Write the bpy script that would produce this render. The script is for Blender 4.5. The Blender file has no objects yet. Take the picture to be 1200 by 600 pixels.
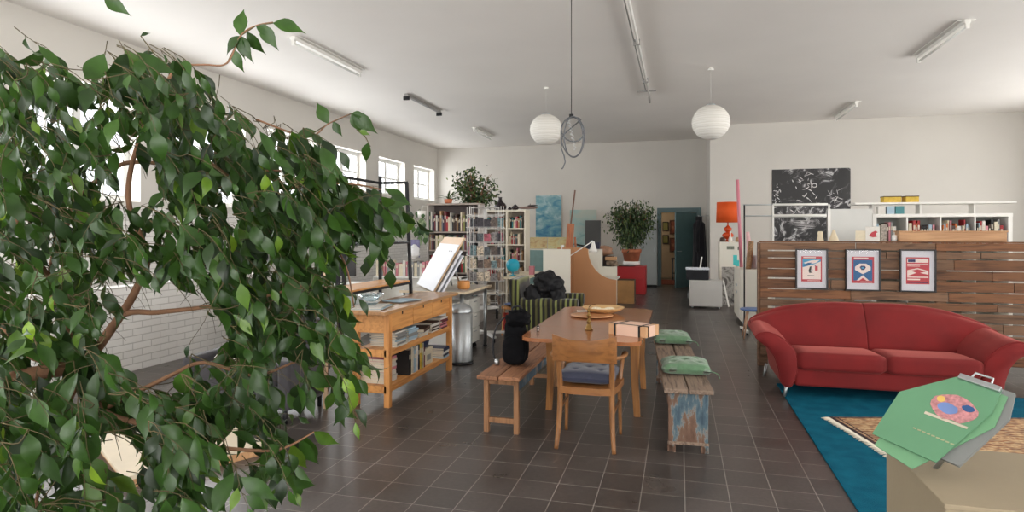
import bpy, bmesh, math, random
from mathutils import Vector, Matrix, noise
R = random.Random(7)
PI = math.pi
S = bpy.context.scene
COL = S.collection
TH = math.atan(196 / 720)
CT, ST = math.cos(TH), math.sin(TH)
EYE = 1.55

def at(px, py, d):
    """world point seen at photo pixel px,py at depth d"""
    a = (px - 600) / 720
    return Vector((d * (-ST + a * CT), d * (CT + a * ST), EYE + d * (272 - py) / 720))

# ---------------------------------------------------------------- materials
_M = {}
def nt(name):
    m = bpy.data.materials.new(name); m.use_nodes = True
    t = m.node_tree; b = t.nodes['Principled BSDF']
    return m, t, b
def N(t, typ, **k):
    n = t.nodes.new(typ)
    for a, v in k.items():
        if a in n.inputs.keys(): n.inputs[a].default_value = v
        else: setattr(n, a, v)
    return n
def ramp(t, fac, stops):
    r = t.nodes.new('ShaderNodeValToRGB'); e = r.color_ramp.elements
    while len(e) < len(stops): e.new(0.5)
    for i, (p, c) in enumerate(stops):
        e[i].position = p; e[i].color = (c[0], c[1], c[2], 1)
    t.links.new(fac, r.inputs[0]); return r.outputs[0]
def srgb(r, g, b):
    f = lambda c: (c / 255 / 12.92) if c / 255 <= .04045 else ((c / 255 + .055) / 1.055) ** 2.4
    return (f(r), f(g), f(b))
def mat(name, c, rough=.6, metal=0., var=.12, scale=6., bump=0., bscale=60., spec=.5, stretch=(1, 1, 1), sheen=0, trans=0):
    """procedural material: base colour broken up by noise, optional bump"""
    if name in _M: return _M[name]
    m, t, b = nt(name)
    tc = N(t, 'ShaderNodeTexCoord'); mp = N(t, 'ShaderNodeMapping'); mp.inputs['Scale'].default_value = stretch
    t.links.new(tc.outputs['Object'], mp.inputs[0])
    nz = N(t, 'ShaderNodeTexNoise', Scale=scale, Detail=5.)
    t.links.new(mp.outputs[0], nz.inputs['Vector'])
    lo = tuple(x * (1 - var) for x in c); hi = tuple(min(1, x * (1 + var)) for x in c)
    t.links.new(ramp(t, nz.outputs['Fac'], [(.3, lo), (.7, hi)]), b.inputs['Base Color'])
    b.inputs['Roughness'].default_value = rough; b.inputs['Metallic'].default_value = metal
    b.inputs['Specular IOR Level'].default_value = spec
    if sheen: b.inputs['Sheen Weight'].default_value = sheen
    if trans: b.inputs['Transmission Weight'].default_value = trans
    if bump:
        n2 = N(t, 'ShaderNodeTexNoise', Scale=bscale, Detail=4.); t.links.new(mp.outputs[0], n2.inputs['Vector'])
        bp = N(t, 'ShaderNodeBump', Strength=bump, Distance=.01)
        t.links.new(n2.outputs['Fac'], bp.inputs['Height']); t.links.new(bp.outputs[0], b.inputs['Normal'])
    _M[name] = m; return m
def wood(name, c1, c2, axis='Y', rough=.45, scale=3., objrand=0., bump=.15):
    if name in _M: return _M[name]
    m, t, b = nt(name)
    tc = N(t, 'ShaderNodeTexCoord'); mp = N(t, 'ShaderNodeMapping')
    s = {'X': (1, 14, 14), 'Y': (14, 1, 14), 'Z': (14, 14, 1)}[axis]
    mp.inputs['Scale'].default_value = s
    oi = N(t, 'ShaderNodeObjectInfo')
    ml = N(t, 'ShaderNodeMath', operation='MULTIPLY'); ml.inputs[1].default_value = 37.
    t.links.new(oi.outputs['Random'], ml.inputs[0])
    cx = N(t, 'ShaderNodeCombineXYZ'); t.links.new(ml.outputs[0], cx.inputs[0]); t.links.new(ml.outputs[0], cx.inputs[1])
    t.links.new(cx.outputs[0], mp.inputs['Location'])
    t.links.new(tc.outputs['Object'], mp.inputs[0])
    nz = N(t, 'ShaderNodeTexNoise', Scale=scale, Detail=8., Distortion=.6); t.links.new(mp.outputs[0], nz.inputs['Vector'])
    col = ramp(t, nz.outputs['Fac'], [(.3, c2), (.52, c1), (.75, tuple(min(1, x * 1.15) for x in c1))])
    if objrand:
        hs = N(t, 'ShaderNodeHueSaturation')
        mr = N(t, 'ShaderNodeMapRange'); mr.inputs['To Min'].default_value = 1 - objrand; mr.inputs['To Max'].default_value = 1 + objrand
        t.links.new(oi.outputs['Random'], mr.inputs[0]); t.links.new(mr.outputs[0], hs.inputs['Value'])
        t.links.new(col, hs.inputs['Color']); col = hs.outputs[0]
    t.links.new(col, b.inputs['Base Color']); b.inputs['Roughness'].default_value = rough
    bp = N(t, 'ShaderNodeBump', Strength=bump, Distance=.01)
    t.links.new(nz.outputs['Fac'], bp.inputs['Height']); t.links.new(bp.outputs[0], b.inputs['Normal'])
    _M[name] = m; return m

# ---------------------------------------------------------------- mesh builder
class MB:
    def __init__(s): s.v = []; s.f = []; s.mi = []; s.sm = []; s.M = None; s.tint = None
    def add(s, vs, fs, mi=0, smooth=False):
        o = len(s.v)
        if s.M is not None: vs = [s.M @ Vector(v) for v in vs]
        s.v += [tuple(v) for v in vs]
        for f in fs: s.f.append(tuple(i + o for i in f)); s.mi.append(mi); s.sm.append(smooth)
        return s
    def box(s, a, b, mi=0):
        x0, y0, z0 = a; x1, y1, z1 = b
        x0, x1 = min(x0, x1), max(x0, x1); y0, y1 = min(y0, y1), max(y0, y1); z0, z1 = min(z0, z1), max(z0, z1)
        vs = [(x0,y0,z0),(x1,y0,z0),(x1,y1,z0),(x0,y1,z0),(x0,y0,z1),(x1,y0,z1),(x1,y1,z1),(x0,y1,z1)]
        return s.add(vs, [(0,3,2,1),(4,5,6,7),(0,1,5,4),(1,2,6,5),(2,3,7,6),(3,0,4,7)], mi)
    def hexa(s, p, mi=0):
        """8 corners, bottom four then top four"""
        return s.add(p, [(0,3,2,1),(4,5,6,7),(0,1,5,4),(1,2,6,5),(2,3,7,6),(3,0,4,7)], mi)
    def bar(s, p0, p1, w, h=None, mi=0, up=(0, 0, 1), w1=None, h1=None):
        """rectangular bar from p0 to p1"""
        h = h or w; w1 = w1 or w; h1 = h1 or h
        p0, p1 = Vector(p0), Vector(p1); d = (p1 - p0).normalized(); u = Vector(up)
        if abs(d.dot(u)) > .95: u = Vector((0, 1, 0))
        r = d.cross(u).normalized(); u = r.cross(d)
        q = []
        for p, ww, hh in ((p0, w, h), (p1, w1, h1)):
            q += [p - r*ww/2 - u*hh/2, p + r*ww/2 - u*hh/2, p + r*ww/2 + u*hh/2, p - r*ww/2 + u*hh/2]
        return s.add(q, [(0,3,2,1),(4,5,6,7),(0,1,5,4),(1,2,6,5),(2,3,7,6),(3,0,4,7)], mi)
    def tube(s, pts, r, seg=8, mi=0, smooth=True, cap=True, flat=1.):
        pts = [Vector(p) for p in pts]; n = len(pts)
        rs = r if isinstance(r, (list, tuple)) else [r] * n
        vs = []; u = None
        for i, p in enumerate(pts):
            t = (pts[min(i+1, n-1)] - pts[max(i-1, 0)])
            t = t.normalized() if t.length > 1e-9 else Vector((0, 0, 1))
            if u is None:
                u = Vector((0, 0, 1)) if abs(t.z) < .9 else Vector((0, 1, 0))
            w = t.cross(u)
            if w.length < 1e-6: w = t.cross(Vector((1, .1, 0)))
            w.normalize(); u = w.cross(t).normalized()
            for k in range(seg):
                a = 2 * PI * (k + .5) / seg
                vs.append(p + w * math.cos(a) * rs[i] + u * math.sin(a) * rs[i] * flat)
        fs = []
        for i in range(n - 1):
            for k in range(seg):
                k2 = (k + 1) % seg
                fs.append((i*seg+k, i*seg+k2, (i+1)*seg+k2, (i+1)*seg+k))
        s.add(vs, fs, mi, smooth)
        if cap:
            o = len(s.v) - len(vs)
            s.f.append(tuple(o + k for k in range(seg))[::-1]); s.mi.append(mi); s.sm.append(False)
            s.f.append(tuple(o + (n-1)*seg + k for k in range(seg))); s.mi.append(mi); s.sm.append(False)
        return s
    def cyl(s, p0, p1, r0, r1=None, seg=20, mi=0):
        return s.tube([p0, p1], [r0, r0 if r1 is None else r1], seg, mi)
    def lathe(s, prof, c=(0, 0, 0), seg=24, mi=0, smooth=True, sx=1., sy=1., ripple=0, rn=6):
        vs = []; n = len(prof)
        for r, z in prof:
            for k in range(seg):
                a = 2 * PI * k / seg; rr = r * (1 + ripple * math.sin(rn * a))
                vs.append((c[0] + rr*math.cos(a)*sx, c[1] + rr*math.sin(a)*sy, c[2] + z))
        fs = [(i*seg+k, i*seg+(k+1)%seg, (i+1)*seg+(k+1)%seg, (i+1)*seg+k) for i in range(n-1) for k in range(seg)]
        s.add(vs, fs, mi, smooth)
        o = len(s.v) - len(vs)
        if prof[0][0] > 1e-4: s.f.append(tuple(o+k for k in range(seg))[::-1]); s.mi.append(mi); s.sm.append(False)
        if prof[-1][0] > 1e-4: s.f.append(tuple(o+(n-1)*seg+k for k in range(seg))); s.mi.append(mi); s.sm.append(False)
        return s
    def prism(s, poly, a, b, plane='XZ', mi=0, smooth=False):
        """polygon in a plane pushed from a to b along the third axis"""
        n = len(poly)
        P = {'XZ': lambda u, v, w: (u, w, v), 'YZ': lambda u, v, w: (w, u, v), 'XY': lambda u, v, w: (u, v, w)}[plane]
        vs = [P(u, v, a) for u, v in poly] + [P(u, v, b) for u, v in poly]
        s.add(vs, [(i, (i+1) % n, n+(i+1) % n, n+i) for i in range(n)], mi, smooth)
        s.add(vs, [tuple(range(n))[::-1], tuple(range(n, 2*n))], mi)
        return s
    def loft(s, rings, mi=0, closed=True, cap=True, smooth=True):
        n = len(rings[0]); vs = [p for r in rings for p in r]
        m = n if closed else n - 1
        fs = [(i*n+k, i*n+(k+1)%n, (i+1)*n+(k+1)%n, (i+1)*n+k) for i in range(len(rings)-1) for k in range(m)]
        if cap: fs += [tuple(range(n))[::-1], tuple((len(rings)-1)*n+k for k in range(n))]
        return s.add(vs, fs, mi, smooth)
    def pillow(s, c, size, tufts=(), n=16, mi=0, puff=.5, droop=0, wob=0.):
        """puffy rectangular cushion with optional dimples"""
        cx, cy, cz = c; sx, sy, sz = size; top = []; bot = []
        for j in range(n+1):
            for i in range(n+1):
                u = 2*i/n-1; v = 2*j/n-1
                e = max(0, (1-abs(u)**4)*(1-abs(v)**4))**puff
                k = 1 - .06*(1-abs(u*v)**.5)*max(abs(u), abs(v))
                h = e
                for tx, ty in tufts:
                    dd = math.hypot((u-tx)*sx, (v-ty)*sy)
                    h -= .45*e*math.exp(-(dd/.028)**2) + .1*e*math.exp(-(dd/.07)**2)
                w = wob*noise.noise(Vector((u*3+cx*9, v*3+cy*7, cz)))
                x = cx+u*sx/2*k; y = cy+v*sy/2*k
                dr = -droop*(abs(u)**3)
                top.append((x, y, cz+sz/2*h+w+dr)); bot.append((x, y, cz-sz/2*e+dr))
        W = n+1; f1 = []; f2 = []
        for j in range(n):
            for i in range(n):
                a = j*W+i; q = (a, a+1, a+W+1, a+W); f1.append(q); f2.append(tuple(x+W*W for x in q)[::-1])
        per = [i for i in range(W)]+[j*W+n for j in range(1, W)]+[n*W+i for i in range(n-1, -1, -1)]+[j*W for j in range(n-1, 0, -1)]
        L = len(per)
        for i in range(L):
            a, b = per[i], per[(i+1) % L]; f1.append((b, a, a+W*W, b+W*W))
        return s.add(top+bot, f1+f2, mi, True)
    def build(s, name, mats, parent=None, bevel=0., seg=2, sub=0, loc=None, rz=0., smooth=None):
        me = bpy.data.meshes.new(name); me.from_pydata(s.v, [], s.f)
        mats = mats if isinstance(mats, (list, tuple)) else [mats]
        for m in mats: me.materials.append(m)
        me.polygons.foreach_set('material_index', s.mi)
        me.polygons.foreach_set('use_smooth', [True]*len(s.f) if smooth else s.sm)
        if s.tint:
            at_ = me.attributes.new('tint', 'FLOAT', 'FACE'); at_.data.foreach_set('value', s.tint)
        me.validate(); me.update()
        o = bpy.data.objects.new(name, me); COL.objects.link(o)
        if parent: o.parent = parent
        if loc is not None: o.location = loc
        if rz: o.rotation_euler.z = rz
        if bevel:
            b = o.modifiers.new('bevel', 'BEVEL'); b.width = bevel; b.segments = seg; b.limit_method = 'ANGLE'; b.angle_limit = .6; b.harden_normals = False
        if sub:
            b = o.modifiers.new('sub', 'SUBSURF'); b.levels = sub; b.render_levels = sub
        return o
def thing(name, label, cat, loc=(0, 0, 0), rz=0., group=None):
    o = bpy.data.objects.new(name, None); COL.objects.link(o)
    o.empty_display_size = .1
    o.location = loc; o.rotation_euler.z = rz; o['label'] = label; o['category'] = cat
    if group: o['group'] = group
    return o
def tag(o, label, cat, group=None):
    o['label'] = label; o['category'] = cat
    if group: o['group'] = group
    return o
def struct(o): o['kind'] = 'structure'; return o
ORD = 'first second third fourth fifth sixth seventh eighth ninth tenth eleventh twelfth thirteenth fourteenth fifteenth sixteenth seventeenth eighteenth nineteenth twentieth'.split() + ['twenty-'+x for x in 'first second third fourth fifth sixth seventh eighth ninth'.split()] + ['thirtieth'] + ['thirty-'+x for x in 'first second third fourth fifth sixth seventh eighth ninth'.split()]
PAL = {'white': srgb(212,208,200), 'cream': srgb(222,210,184), 'black': srgb(24,23,24), 'dark brown': srgb(72,50,40), 'red': srgb(160,40,42), 'maroon': srgb(102,38,46),
       'grey': srgb(140,140,138), 'blue': srgb(60,96,140), 'navy': srgb(38,44,72), 'green': srgb(70,98,66), 'olive': srgb(132,130,70), 'pink': srgb(205,130,140),
       'yellow': srgb(212,178,60), 'orange': srgb(208,112,52), 'teal': srgb(60,130,135), 'tan': srgb(180,142,104), 'pale blue': srgb(160,185,200)}
def pm(c): return mat('paper '+c, PAL[c], .55, var=.06, scale=30)
PAGES = mat('book pages', srgb(214,204,184), .8, var=.08, scale=60)
METAL = mat('steel', srgb(186,190,192), .42, 1., var=.05)
BLACKM = mat('black steel', srgb(24,24,26), .5, 0, var=.1, spec=.3)
WHITEM = mat('white lacquer', srgb(232,230,224), .4, var=.03)
def book(x, y, z, w, h, t, c, label, cat='book', rz=0., tilt=0., group=None, lying=False, name='book', page_front=False):
    """standing book: spine towards -Y; w depth, h height, t thickness. lying=True lays it flat (t is its height)"""
    b = MB()
    e = .002
    if lying:
        b.box((-w/2, -h/2, 0), (w/2, h/2, e)); b.box((-w/2, -h/2, t-e), (w/2, h/2, t)); b.box((w/2-e, -h/2, 0), (w/2, h/2, t))
        b.box((-w/2+.003, -h/2+.003, e), (w/2-e, h/2-.003, t-e), 1)
    else:
        b.box((0, 0, 0), (e, w, h)); b.box((t-e, 0, 0), (t, w, h)); b.box((0, 0, 0), (t, e, h))
        b.box((e, e, .003), (t-e, w-.004, h-.003), 1)
        b.box((t*.2, -.0008, h*.62), (t*.8, e, h*.8), 1)
    o = b.build(name, [pm(c), PAGES]); o.location = (x, y, z); o.rotation_euler = (0, tilt, rz)
    tag(o, label, cat, group); return o
def bookrow(x0, x1, y, z, hmin, hmax, where, cols, tmin=.02, tmax=.05, depth=.2, gap=.0, group=None, fill=1., rz=0., origin=None, noun='book'):
    """a row of books along +X at y (spines face -Y)"""
    x = x0; k = 0; out = []
    end = x0 + (x1-x0)*fill
    while True:
        t = R.uniform(tmin, tmax)
        if x + t > end: break
        h = R.uniform(hmin, hmax); c = R.choice(cols); dd = depth*R.uniform(.8, 1)
        lab = f"{c} {noun} {where}, {ORD[min(k, 38)]} from left"
        p = Vector((x, y + R.uniform(0, .02), z))
        if origin is not None: p = Matrix.Rotation(rz, 4, 'Z') @ p + Vector(origin)
        out.append(book(p.x, p.y, p.z, dd, h, t, c, lab, group=group, rz=rz)); x += t + .0015; k += 1
    return out
# ================================================================ camera
cam = bpy.data.cameras.new('camera'); co = bpy.data.objects.new('camera', cam); COL.objects.link(co)
cam.sensor_width = 36; cam.lens = 21.6; cam.shift_y = -28/1200; cam.clip_start = .05
co.location = (0, 0, EYE); co.rotation_euler = (PI/2, 0, TH); S.camera = co
S.view_settings.view_transform = 'Standard'; S.view_settings.look = 'None'; S.view_settings.gamma = 1
S.view_settings.use_curve_mapping = False; S.view_settings.exposure = 0.1
S.cycles.use_denoising = True; S.cycles.max_bounces = 10; S.cycles.diffuse_bounces = 6; S.cycles.transparent_max_bounces = 12
S.cycles.sample_clamp_indirect = 6

# ================================================================ shell
CEIL = 4.2; FAR = 18.3; LX = -7.45; RX = 8.0; NY = -3.0; BX = .74; BY = 16.0
plaster = mat('white plaster', srgb(208, 204, 197), .9, var=.02, scale=1.2, bump=.08, bscale=25, spec=.2)
ceilm = mat('ceiling paint', srgb(238, 234, 229), .95, var=.02, scale=.8, bump=.05, bscale=15, spec=.1)
def brick_mat():
    m, t, b = nt('white painted brick')
    tc = N(t, 'ShaderNodeTexCoord'); mp = N(t, 'ShaderNodeMapping'); mp.inputs['Rotation'].default_value = (0, PI/2, PI/2)
    sp = N(t, 'ShaderNodeSeparateXYZ'); cb = N(t, 'ShaderNodeCombineXYZ')
    t.links.new(tc.outputs['Object'], sp.inputs[0]); t.links.new(sp.outputs['Y'], cb.inputs['X']); t.links.new(sp.outputs['Z'], cb.inputs['Y'])
    br = N(t, 'ShaderNodeTexBrick'); br.inputs['Scale'].default_value = 1; br.inputs['Brick Width'].default_value = .25; br.inputs['Row Height'].default_value = .078
    br.inputs['Mortar Size'].default_value = .006; br.inputs['Mortar Smooth'].default_value = .3
    t.links.new(cb.outputs[0], br.inputs['Vector'])
    br.inputs['Color1'].default_value = (*srgb(232, 230, 226), 1); br.inputs['Color2'].default_value = (*srgb(224, 222, 218), 1); br.inputs['Mortar'].default_value = (*srgb(196, 193, 188), 1)
    nz = N(t, 'ShaderNodeTexNoise', Scale=30.); mx = N(t, 'ShaderNodeMath', operation='MULTIPLY_ADD'); mx.inputs[1].default_value = .25
    t.links.new(nz.outputs['Fac'], mx.inputs[0]); t.links.new(br.outputs['Fac'], mx.inputs[2])
    bp = N(t, 'ShaderNodeBump', Strength=.6, Distance=.008, invert=True); t.links.new(mx.outputs[0], bp.inputs['Height'])
    t.links.new(br.outputs['Color'], b.inputs['Base Color']); t.links.new(bp.outputs[0], b.inputs['Normal']); b.inputs['Roughness'].default_value = .7
    return m
brickm = brick_mat()
def floor_mat():
    m, t, b = nt('dark floor tiles')
    tc = N(t, 'ShaderNodeTexCoord'); mp = N(t, 'ShaderNodeMapping'); mp.inputs['Location'].default_value = (-.032, -.23, 0)
    t.links.new(tc.outputs['Object'], mp.inputs[0])
    br = N(t, 'ShaderNodeTexBrick', offset=0.); br.inputs['Scale'].default_value = 1; br.inputs['Brick Width'].default_value = .25; br.inputs['Row Height'].default_value = .25
    br.inputs['Mortar Size'].default_value = .0028; br.inputs['Mortar Smooth'].default_value = .2; br.inputs['Bias'].default_value = 0
    t.links.new(mp.outputs[0], br.inputs['Vector'])
    br.inputs['Color1'].default_value = (*srgb(70, 65, 62), 1); br.inputs['Color2'].default_value = (*srgb(84, 77, 73), 1); br.inputs['Mortar'].default_value = (*srgb(140, 134, 127), 1)
    nz = N(t, 'ShaderNodeTexNoise', Scale=2.2, Detail=6.); t.links.new(tc.outputs['Object'], nz.inputs['Vector'])
    n2 = N(t, 'ShaderNodeTexNoise', Scale=38., Detail=5.); t.links.new(tc.outputs['Object'], n2.inputs['Vector'])
    mix = N(t, 'ShaderNodeMixRGB', blend_type='MULTIPLY'); mix.inputs[0].default_value = 1
    t.links.new(br.outputs['Color'], mix.inputs[1]); t.links.new(ramp(t, nz.outputs['Fac'], [(.3, (.82, .8, .78)), (.7, (1.12, 1.12, 1.14))]), mix.inputs[2])
    mix2 = N(t, 'ShaderNodeMixRGB', blend_type='MULTIPLY'); mix2.inputs[0].default_value = 1
    t.links.new(mix.outputs[0], mix2.inputs[1]); t.links.new(ramp(t, n2.outputs['Fac'], [(.3, (.85, .85, .85)), (.7, (1.1, 1.1, 1.1))]), mix2.inputs[2])
    t.links.new(mix2.outputs[0], b.inputs['Base Color'])
    t.links.new(ramp(t, nz.outputs['Fac'], [(.3, (.27,)*3), (.75, (.36,)*3)]), b.inputs['Roughness'])
    b.inputs['Specular IOR Level'].default_value = .45
    mh = N(t, 'ShaderNodeMath', operation='MULTIPLY_ADD'); mh.inputs[1].default_value = -1.
    n3 = N(t, 'ShaderNodeTexNoise', Scale=9., Detail=3.); t.links.new(tc.outputs['Object'], n3.inputs['Vector'])
    ms = N(t, 'ShaderNodeMath', operation='MULTIPLY'); ms.inputs[1].default_value = .06; t.links.new(n3.outputs['Fac'], ms.inputs[0])
    t.links.new(br.outputs['Fac'], mh.inputs[0]); t.links.new(ms.outputs[0], mh.inputs[2])
    bp = N(t, 'ShaderNodeBump', Strength=.35, Distance=.004); t.links.new(mh.outputs[0], bp.inputs['Height']); t.links.new(bp.outputs[0], b.inputs['Normal'])
    return m
struct(MB().box((LX-.4, NY-.4, -.1), (RX+.4, 22.4, 0)).build('floor', floor_mat()))
struct(MB().box((LX-.4, NY-.4, CEIL), (RX+.4, 22.4, CEIL+.2)).build('ceiling', ceilm))
# left wall with its row of high windows
glass, tt, bb = nt('window glass')
tr = N(tt, 'ShaderNodeBsdfTransparent'); gl = N(tt, 'ShaderNodeBsdfGlossy', Roughness=.03); ms_ = N(tt, 'ShaderNodeMixShader'); ms_.inputs[0].default_value = .05
tt.links.new(tr.outputs[0], ms_.inputs[1]); tt.links.new(gl.outputs[0], ms_.inputs[2])
tt.links.new(ms_.outputs[0], tt.nodes['Material Output'].inputs[0])
glass2 = glass
frame_w = mat('window frame paint', srgb(225, 225, 222), .5, var=.02)
def wall_with_holes(name, along, x0, x1, u0, u1, holes, mats, brick_to=0.):
    """wall slab: thickness x0..x1, running u0..u1 along the axis, holes (ua, ub, za, zb)"""
    b = MB()
    def bx(ua, ub, za, zb):
        if ub - ua < 1e-4 or zb - za < 1e-4: return
        segs = [(za, min(zb, brick_to), 1), (max(za, brick_to), zb, 0)] if za < brick_to < zb else [(za, zb, 1 if zb <= brick_to else 0)]
        for a, c, mi in segs:
            if along == 'Y': b.box((x0, ua, a), (x1, ub, c), mi)
            else: b.box((ua, x0, a), (ub, x1, c), mi)
    u = u0
    for ua, ub, za, zb in sorted(holes):
        bx(u, ua, 0, CEIL); bx(ua, ub, 0, za); bx(ua, ub, zb, CEIL); u = ub
    bx(u, u1, 0, CEIL)
    return struct(b.build(name, mats))
LW = [(16.5, 18.05, 2.52, 3.5), (14.33, 15.9, 2.52, 3.5), (12.1, 13.67, 2.52, 3.5)] + [(y, y+1.6, 1.98, 3.5) for y in (9.9, 7.7, 5.5, 3.3, 1.1, -1.1)]
wall_with_holes('wall_left', 'Y', LX-.36, LX, NY-.3, FAR+.3, LW, [plaster, brickm], 1.9)
RW_ASSUMED = [(y, y+2.0, .95, 3.4) for y in (-1.6, 1.2, 4.0, 6.8, 9.6, 12.4)]  # windows out of view, assumed to bring more light into the room
wall_with_holes('wall_right', 'Y', RX, RX+.36, NY-.3, FAR+.3, RW_ASSUMED, [plaster])
BW_ASSUMED = [(x, x+2.4, .95, 3.4) for x in (-6.6, -3.4, -.2, 3.0)]  # unseen windows behind the camera, assumed for the light they give
wall_with_holes('wall_back', 'X', NY-.36, NY, LX, RX, BW_ASSUMED, [plaster])
wall_with_holes('wall_far', 'X', FAR, FAR+.25, LX-.36, BX+.3, [(-.5, .46, 0, 2.12)], [plaster])
b = MB().box((BX, BY, 0), (RX+.3, FAR+.25, CEIL)); struct(b.build('wall_projection', plaster))
struct(MB().box((-6.1, 4.4, 0), (-5.88, 7.7, .95)).build('wall_low_brick', brickm))
wn = 0
def window(a, c, za, zb, wall, pos, cols=2, rows=2):
    """casement in a wall hole; wall 'L','R','B'"""
    global wn
    wn += 1
    root = bpy.data.objects.new(f'window_{wn}', None); COL.objects.link(root); struct(root)
    f = MB()
    def bx(ua, ub, z0, z1, t0=-.03, t1=.03):
        if wall == 'B': f.box((ua, pos+t0, z0), (ub, pos+t1, z1))
        else: f.box((pos+t0, ua, z0), (pos+t1, ub, z1))
    w = .09
    bx(a, c, za, za+w); bx(a, c, zb-w, zb); bx(a, a+w, za+w, zb-w); bx(c-w, c, za+w, zb-w)
    for i in range(1, cols):
        u = a + (c-a)*i/cols; bx(u-.06, u+.06, za+w, zb-w, -.028, .028)
    for i in range(1, rows):
        z = za + (zb-za)*i/rows; bx(a+w, c-w, z-.025, z+.025, -.02, .02)
    for i in range(cols):
        u = a + (c-a)*(i+.5)/cols; bx(u-.014, u+.014, za+w, zb-w, -.016, .016)
    fo = f.build('window_frame', frame_w, root, bevel=.004); struct(fo)
    p = MB()
    if wall == 'B': p.box((a+.01, pos-.003, za+.01), (c-.01, pos+.003, zb-.01))
    else: p.box((pos-.003, a+.01, za+.01), (pos+.003, c-.01, zb-.01))
    struct(p.build('pane', glass, root))
def sky_light(name, loc, rot, sx, sy, power, col=(1, 1, 1)):
    l = bpy.data.lights.new(name, 'AREA'); l.shape = 'RECTANGLE'; l.size = sx; l.size_y = sy; l.energy = power; l.color = col
    o = bpy.data.objects.new(name, l); COL.objects.link(o); o.location = loc; o.rotation_euler = rot; o['kind'] = 'helper'; return o
KL, KR, KB = 32., 38., 32.
for a, c, za, zb in LW:
    window(a, c, za, zb, 'L', LX-.24, 2, 2)
    # sloping plastered sill
    sky_light('window_area_lamp', (LX-.34, (a+c)/2, (za+zb)/2), (0, -PI/2, 0), zb-za, c-a, KL*(c-a)*(zb-za), (.96, .98, 1))
for a, c, za, zb in RW_ASSUMED:
    window(a, c, za, zb, 'R', RX+.24, 3, 3); sky_light('window_area_lamp', (RX+.34, (a+c)/2, (za+zb)/2), (0, PI/2, 0), zb-za, c-a, KR*(c-a)*(zb-za), (1, .985, .96))  # added lamps shining in through the assumed right-hand windows
for a, c, za, zb in BW_ASSUMED:
    window(a, c, za, zb, 'B', NY-.24, 3, 3); sky_light('window_area_lamp', ((a+c)/2, NY-.34, (za+zb)/2), (PI/2, 0, 0), c-a, zb-za, KB*(c-a)*(zb-za), (1, .985, .96))  # added lamps filling the room from the assumed back windows
w = bpy.data.worlds.new('overcast sky'); S.world = w; w.use_nodes = True
bg = w.node_tree.nodes['Background']; bg.inputs[0].default_value = (.93, .96, 1, 1); bg.inputs[1].default_value = 1.6

# door, frame and the lit room behind it
teal = mat('grey teal paint', srgb(84, 108, 110), .45, var=.05)
greyw = mat('pale grey paint', srgb(160, 166, 164), .5, var=.04)
root = bpy.data.objects.new('door_1', None); COL.objects.link(root); struct(root)
f = MB().box((-.56, FAR-.03, 0), (-.5, FAR+.26, 2.12)).box((.46, FAR-.03, 0), (.52, FAR+.26, 2.12)).box((-.56, FAR-.03, 2.12), (.52, FAR+.26, 2.19))
f.box((-.62, FAR-.035, 0), (-.56, FAR-.002, 2.25)).box((.52, FAR-.035, 0), (.60, FAR-.002, 2.25)).box((-.56, FAR-.035, 2.19), (.52, FAR-.002, 2.25))
struct(f.build('door_frame', teal, root, bevel=.004))
leaf = MB().box((0, 0, .01), (.93, .04, 2.1)).box((.08, -.006, .15), (.85, .0, .95)).box((.08, -.006, 1.05), (.85, .0, 2.0)).build('door_leaf', mat('dark teal door paint', srgb(78, 108, 110), .35, var=.06), root, bevel=.004, loc=(.45, FAR-.02, 0)); leaf.rotation_euler.z = PI + math.radians(52); struct(leaf)
h = MB().cyl((.87, .04, 1.02), (.87, .1, 1.02), .012).cyl((.87, .09, 1.02), (.75, .09, 1.02), .01).cyl((.87, 0, 1.02), (.87, -.06, 1.02), .012).cyl((.87, -.05, 1.02), (.75, -.05, 1.02), .01).build('door_handle', METAL, leaf)
beige = mat('beige plaster', srgb(190, 172, 146), .9, var=.03)
struct(MB().box((-2.4, 21.6, 0), (2.2, 21.8, CEIL)).build('wall_corridor_end', beige))
struct(MB().box((-2.4, FAR+.25, 0), (-2.2, 21.6, CEIL)).build('wall_corridor_left', beige))
struct(MB().box((2.0, FAR+.25, 0), (2.2, 21.6, CEIL)).build('wall_corridor_right', beige))
l = bpy.data.lights.new('corridor fill', 'POINT'); l.energy = 20; l.color = (1, .86, .68); l.shadow_soft_size = .12  # added point light without a fixture, brightens the room behind the door
o = bpy.data.objects.new('corridor_fill_light', l); COL.objects.link(o); o.location = (-1.2, 20.2, 2.6); o['kind'] = 'helper'
# ================================================================ ceiling things
tubem = mat('fluorescent tube glass', srgb(235, 235, 230), .2, var=.01)
galv = mat('grey light channel', srgb(150, 148, 144), .5, .3, var=.08)
def striplight(x, y0, y1, label, tube=True, dark=False, z=CEIL):
    L = y1-y0
    t = thing('ceiling_light', label, 'ceiling light', (x, (y0+y1)/2, z), 0, None)
    hm = BLACKM if dark else WHITEM
    MB().box((-.035, -L/2, -.055), (.035, L/2, 0)).build('housing', galv if dark else WHITEM, t, bevel=.006)
    if tube:
        MB().cyl((0, -L/2+.06, -.095), (0, L/2-.06, -.095), .016, seg=12).build('lamp_tube', tubem, t)
    for s in (-1, 1):
        MB().box((-.06 if dark else -.022, s*(L/2-.045), -.12), (.06 if dark else .022, s*L/2, -.05)).build('lamp_holder', hm, t, bevel=.004)
    MB().box((-.1, -L/2+.03, -.012), (.1, L/2-.03, -.002)).build('reflector', WHITEM, t) if not dark else None
    return t
striplight(-5.04, 7.23, 9.05, 'long white fluorescent batten with tube, first of the row along the window wall')
striplight(-5.04, 10.8, 12.5, 'grey fluorescent batten with dark holders and no tube, middle of the window row', tube=False, dark=True)
striplight(-5.0, 14.7, 16.2, 'small-looking white fluorescent batten deepest in the room near the far wall corner')
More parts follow.
